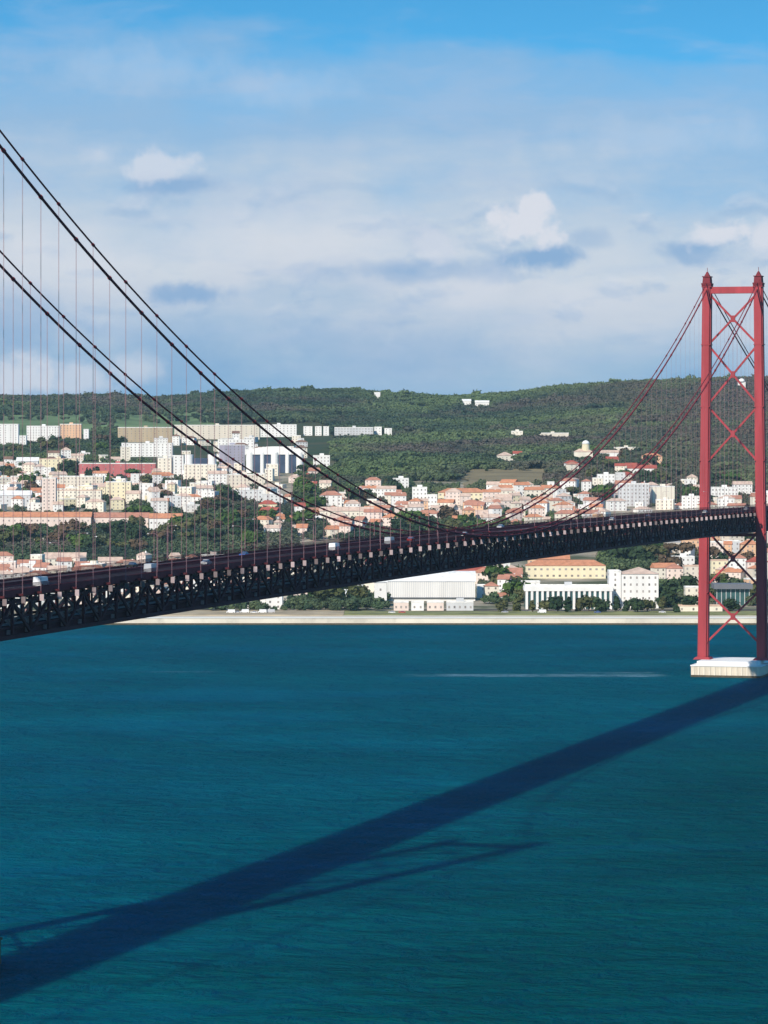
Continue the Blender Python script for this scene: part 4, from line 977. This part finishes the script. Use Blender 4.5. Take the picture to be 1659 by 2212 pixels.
TREG = [(-20, 560, 1128, 1200, 70), (430, 690, 1090, 1150, 30), (0, 260, 960, 992, 22), (640, 880, 1020, 1100, 26), (1300, 1440, 1192, 1232, 22), (1424, 1456, 1240, 1316, 9), (1060, 1134, 1262, 1305, 8), (1180, 1440, 1000, 1090, 30), (1440, 1640, 1040, 1095, 14), (1450, 1650, 1200, 1310, 14), (0, 460, 1020, 1100, 16), (560, 820, 1270, 1312, 22), (560, 1100, 1125, 1165, 24), (1240, 1440, 975, 1010, 8)]
for (p0, p1, y0, y1, n) in TREG:
    m_ = 0; k_ = 0
    while m_ < n and k_ < n * 25:
        k_ += 1; px = rng.uniform(p0, p1); py = rng.uniform(y0, y1)
        X, Y, Z = hit(px, py)
        if not free(X, Y, 2.5): continue
        c_ = rng.choice(['dark green', 'dark green', 'olive green', 'bright green', 'brownish']); s_ = rng.choice(['round', 'round', 'round', 'pine', 'cypress']) if rng.random() < .8 else 'round'
        h = rng.uniform(6, 16) if s_ != 'cypress' else rng.uniform(9, 15)
        if tree(X, Y, h, c_, s_, px, py, rng): m_ += 1
# the row along the museum front
names = ['first', 'second', 'third', 'fourth', 'fifth', 'sixth', 'seventh', 'eighth', 'ninth', 'tenth', 'eleventh', 'twelfth', 'thirteenth', 'fourteenth', 'fifteenth', 'sixteenth', 'seventeenth']
for i_, px in enumerate([1082, 1118, 1150, 1182, 1204, 1226, 1250, 1272, 1296, 1330, 1352, 1376, 1398, 1430, 1462, 1492, 1580]):
    Y = SHORE + 78 - 12 * (i_ % 3 == 2) + (3 if i_ % 2 else 0); X = (px - 829) / F * Y
    h = rng.uniform(7, 11); s_ = 'cypress' if i_ % 4 in (1, 2) else 'round'; c_ = rng.choice(['dark green', 'olive green'])
    e = empty(NT_[s_][0], (X, Y, terr(X, Y)), rng.uniform(0, 6)); tag(e, '%s %s in the waterfront row, %s from the warehouse' % (c_, NT_[s_][1], names[i_]), 'tree', 'waterfront row of trees')
    inst('crown', rng.choice(CR[(c_, s_)]), e, (0, 0, 0), (h, h, h)); inst('trunk', TR[s_], e, (0, 0, 0), (h, h, h))

# ------------------------------------------------------------------ woods: crowns scattered by geometry nodes
def scatter(name, pts, scl, crowns, label, cat):
    me = D.meshes.new(name); me.from_pydata(pts, [], [])
    at = me.attributes.new('scl', 'FLOAT', 'POINT'); at.data.foreach_set('value', scl)
    o = D.objects.new(name, me); col.objects.link(o)
    tag(o, label, cat, None, 'stuff')
    cc = D.collections.new(name + '_crowns')
    for i_, m_ in enumerate(crowns): cc.objects.link(D.objects.new('crown_source', m_))
    ng = D.node_groups.new(name, 'GeometryNodeTree')
    ng.interface.new_socket('Geometry', in_out='INPUT', socket_type='NodeSocketGeometry'); ng.interface.new_socket('Geometry', in_out='OUTPUT', socket_type='NodeSocketGeometry')
    N = ng.nodes; L = ng.links
    gi = N.new('NodeGroupInput'); go = N.new('NodeGroupOutput')
    ci = N.new('GeometryNodeCollectionInfo'); ci.inputs[0].default_value = cc; ci.inputs['Separate Children'].default_value = True; ci.inputs['Reset Children'].default_value = True
    ip = N.new('GeometryNodeInstanceOnPoints'); ip.inputs['Pick Instance'].default_value = True
    ri = N.new('FunctionNodeRandomValue'); ri.data_type = 'INT'; ri.inputs[4].default_value = 0; ri.inputs[5].default_value = len(crowns) - 1
    rr = N.new('FunctionNodeRandomValue'); rr.data_type = 'FLOAT_VECTOR'; rr.inputs[0].default_value = (-.08, -.08, 0); rr.inputs[1].default_value = (.08, .08, 6.28)
    na = N.new('GeometryNodeInputNamedAttribute'); na.inputs[0].default_value = 'scl'
    L.new(gi.outputs[0], ip.inputs['Points']); L.new(ci.outputs[0], ip.inputs['Instance']); L.new(ri.outputs[2], ip.inputs['Instance Index'])
    L.new(rr.outputs[0], ip.inputs['Rotation']); L.new(na.outputs[0], ip.inputs['Scale']); L.new(ip.outputs[0], go.inputs[0])
    md = o.modifiers.new('scatter', 'NODES'); md.node_group = ng
    return o
FC = [crown_mesh('crown', 100 + i_, 'round' if i_ < 5 else 'pine', M['forest'], 70) for i_ in range(7)]
TOWN = [(-900, 905), (0, 912), (190, 912), (200, 948), (250, 948), (255, 915), (712, 915), (722, 1000), (860, 1042), (990, 1044), (1004, 1022), (1196, 1022), (1204, 1045), (1290, 1028), (1420, 1040), (1659, 1046), (2600, 1060)]
TNX = [p[0] for p in TOWN]; TNY = [p[1] for p in TOWN]
rng = random.Random(3)
pts = []; scl = []
BX = np.array(BOXES)
def free_np(x, y, r):
    return not np.any((np.abs(BX[:, 0] - x) < BX[:, 2] + r) & (np.abs(BX[:, 1] - y) < BX[:, 3] + r))
y = 3720.0
while y < 6560:
    lim = (829 / F * y) + 260 + (y - 3600) * .12
    x = -lim
    while x < lim:
        xx = x + rng.uniform(-4, 4); yy = y + rng.uniform(-5, 5); x += rng.uniform(7, 11)
        z = terr(xx, yy); px = 829 + xx / yy * F; py = HZ - (z - EYE) * F / yy
        if py > np.interp(px, TNX, TNY) + 10 * mnoise.noise(Vector((xx/60, yy/60, 0))): continue
        inf = any(a0 + 6 < px < a1 - 6 and b0 + 8 < yy < b1 - 8 for _, a0, a1, b0, b1, _m in FIELDS)
        if inf and rng.random() > .10: continue
        if mnoise.noise(Vector((xx/110, yy/160, 7))) > .38 and rng.random() < .8: continue
        if not free_np(xx, yy, 3): continue
        # keep the ground in front of hillside buildings open
        if np.any((np.abs(BX[:, 0] - xx) < BX[:, 2] + 3) & (yy < BX[:, 1]) & (yy > BX[:, 1] - np.where(BX[:, 1] > 3850, 190, 45)) & (BX[:, 2] > 5)): 
            if rng.random() < .9: continue
            s_ = rng.uniform(2.5, 4.5)
        else: s_ = rng.uniform(6.5, 11) if rng.random() > .01 else rng.uniform(12, 16)
        pts.append((xx, yy, z - .3)); scl.append(s_)
    y += 8.5 if y < 5000 else 10.0
scatter('forest', pts, scl, FC, 'mixed dark green forest covering the hills behind the town', 'forest')
pts = []; scl = []
ZONES = [(-60, 640, 1122, 1236, .75), (430, 700, 1085, 1150, .6), (-60, 270, 955, 995, .6), (640, 890, 1010, 1110, .35), (1180, 1680, 1000, 1096, .38), (-60, 560, 1000, 1120, .07), (880, 1200, 1050, 1120, .10),
         (1300, 1445, 1180, 1236, .9), (560, 1300, 1110, 1168, .5), (1420, 1460, 1232, 1312, .6), (1440, 1680, 1160, 1310, .22), (430, 830, 1262, 1320, .5), (1040, 1140, 1240, 1306, .3), (1460, 1500, 1280, 1312, .6)]
for (p0, p1, y0, y1, dens) in ZONES:
    _, Ya, _ = hit((p0 + p1)/2, y1); _, Yb, _ = hit((p0 + p1)/2, y0)
    x0 = (p0 - 829)/F*Ya; x1 = (p1 - 829)/F*Yb
    nn = int(abs(Yb - Ya) * (p1 - p0)/F*(Ya + Yb)/2 / 26 * dens)
    for _ in range(nn):
        yy = rng.uniform(Ya, Yb); xx = (rng.uniform(p0, p1) - 829)/F*yy
        if not free_np(xx, yy, 1.0): continue
        fr = np.any((np.abs(BX[:, 0] - xx) < BX[:, 2]) & (yy < BX[:, 1]) & (yy > BX[:, 1] - 30) & (BX[:, 2] > 4))
        pts.append((xx, yy, terr(xx, yy) - .2)); scl.append(rng.uniform(2, 3.6) if fr else rng.uniform(4, 8))
scatter('shrubbery', pts, scl, [crown_mesh('crown', 300 + i_, 'round', M['forest'], 60) for i_ in range(4)], 'dark green shrubs and undergrowth between the houses of the far bank', 'shrubbery')
HAZE = 2.2e-5
hz = MB(); hz.box(-3700, 3700, -60, 12300, -9.5, 330)
hm = D.materials.new('river_haze'); hm.use_nodes = True
for n_ in list(hm.node_tree.nodes):
    if n_.type == 'BSDF_PRINCIPLED': hm.node_tree.nodes.remove(n_)
pv = hm.node_tree.nodes.new('ShaderNodeVolumePrincipled'); pv.inputs['Color'].default_value = (0.55, 0.82, 1.0, 1); pv.inputs['Density'].default_value = HAZE; pv.inputs['Anisotropy'].default_value = 0.0
hm.node_tree.links.new(pv.outputs[0], [n_ for n_ in hm.node_tree.nodes if n_.type == 'OUTPUT_MATERIAL'][0].inputs['Volume'])
tag(hz.build('haze', hm), 'thin bluish haze over the river and the hills', 'haze', None, 'stuff')
for o in D.objects:
    l_ = o.get('label')
    if l_ and len(l_.split()) > 16 and not o.parent: print('LONG', o.name, '|', l_)
print('buildings etc', len(D.objects), 'forest', len(pts))
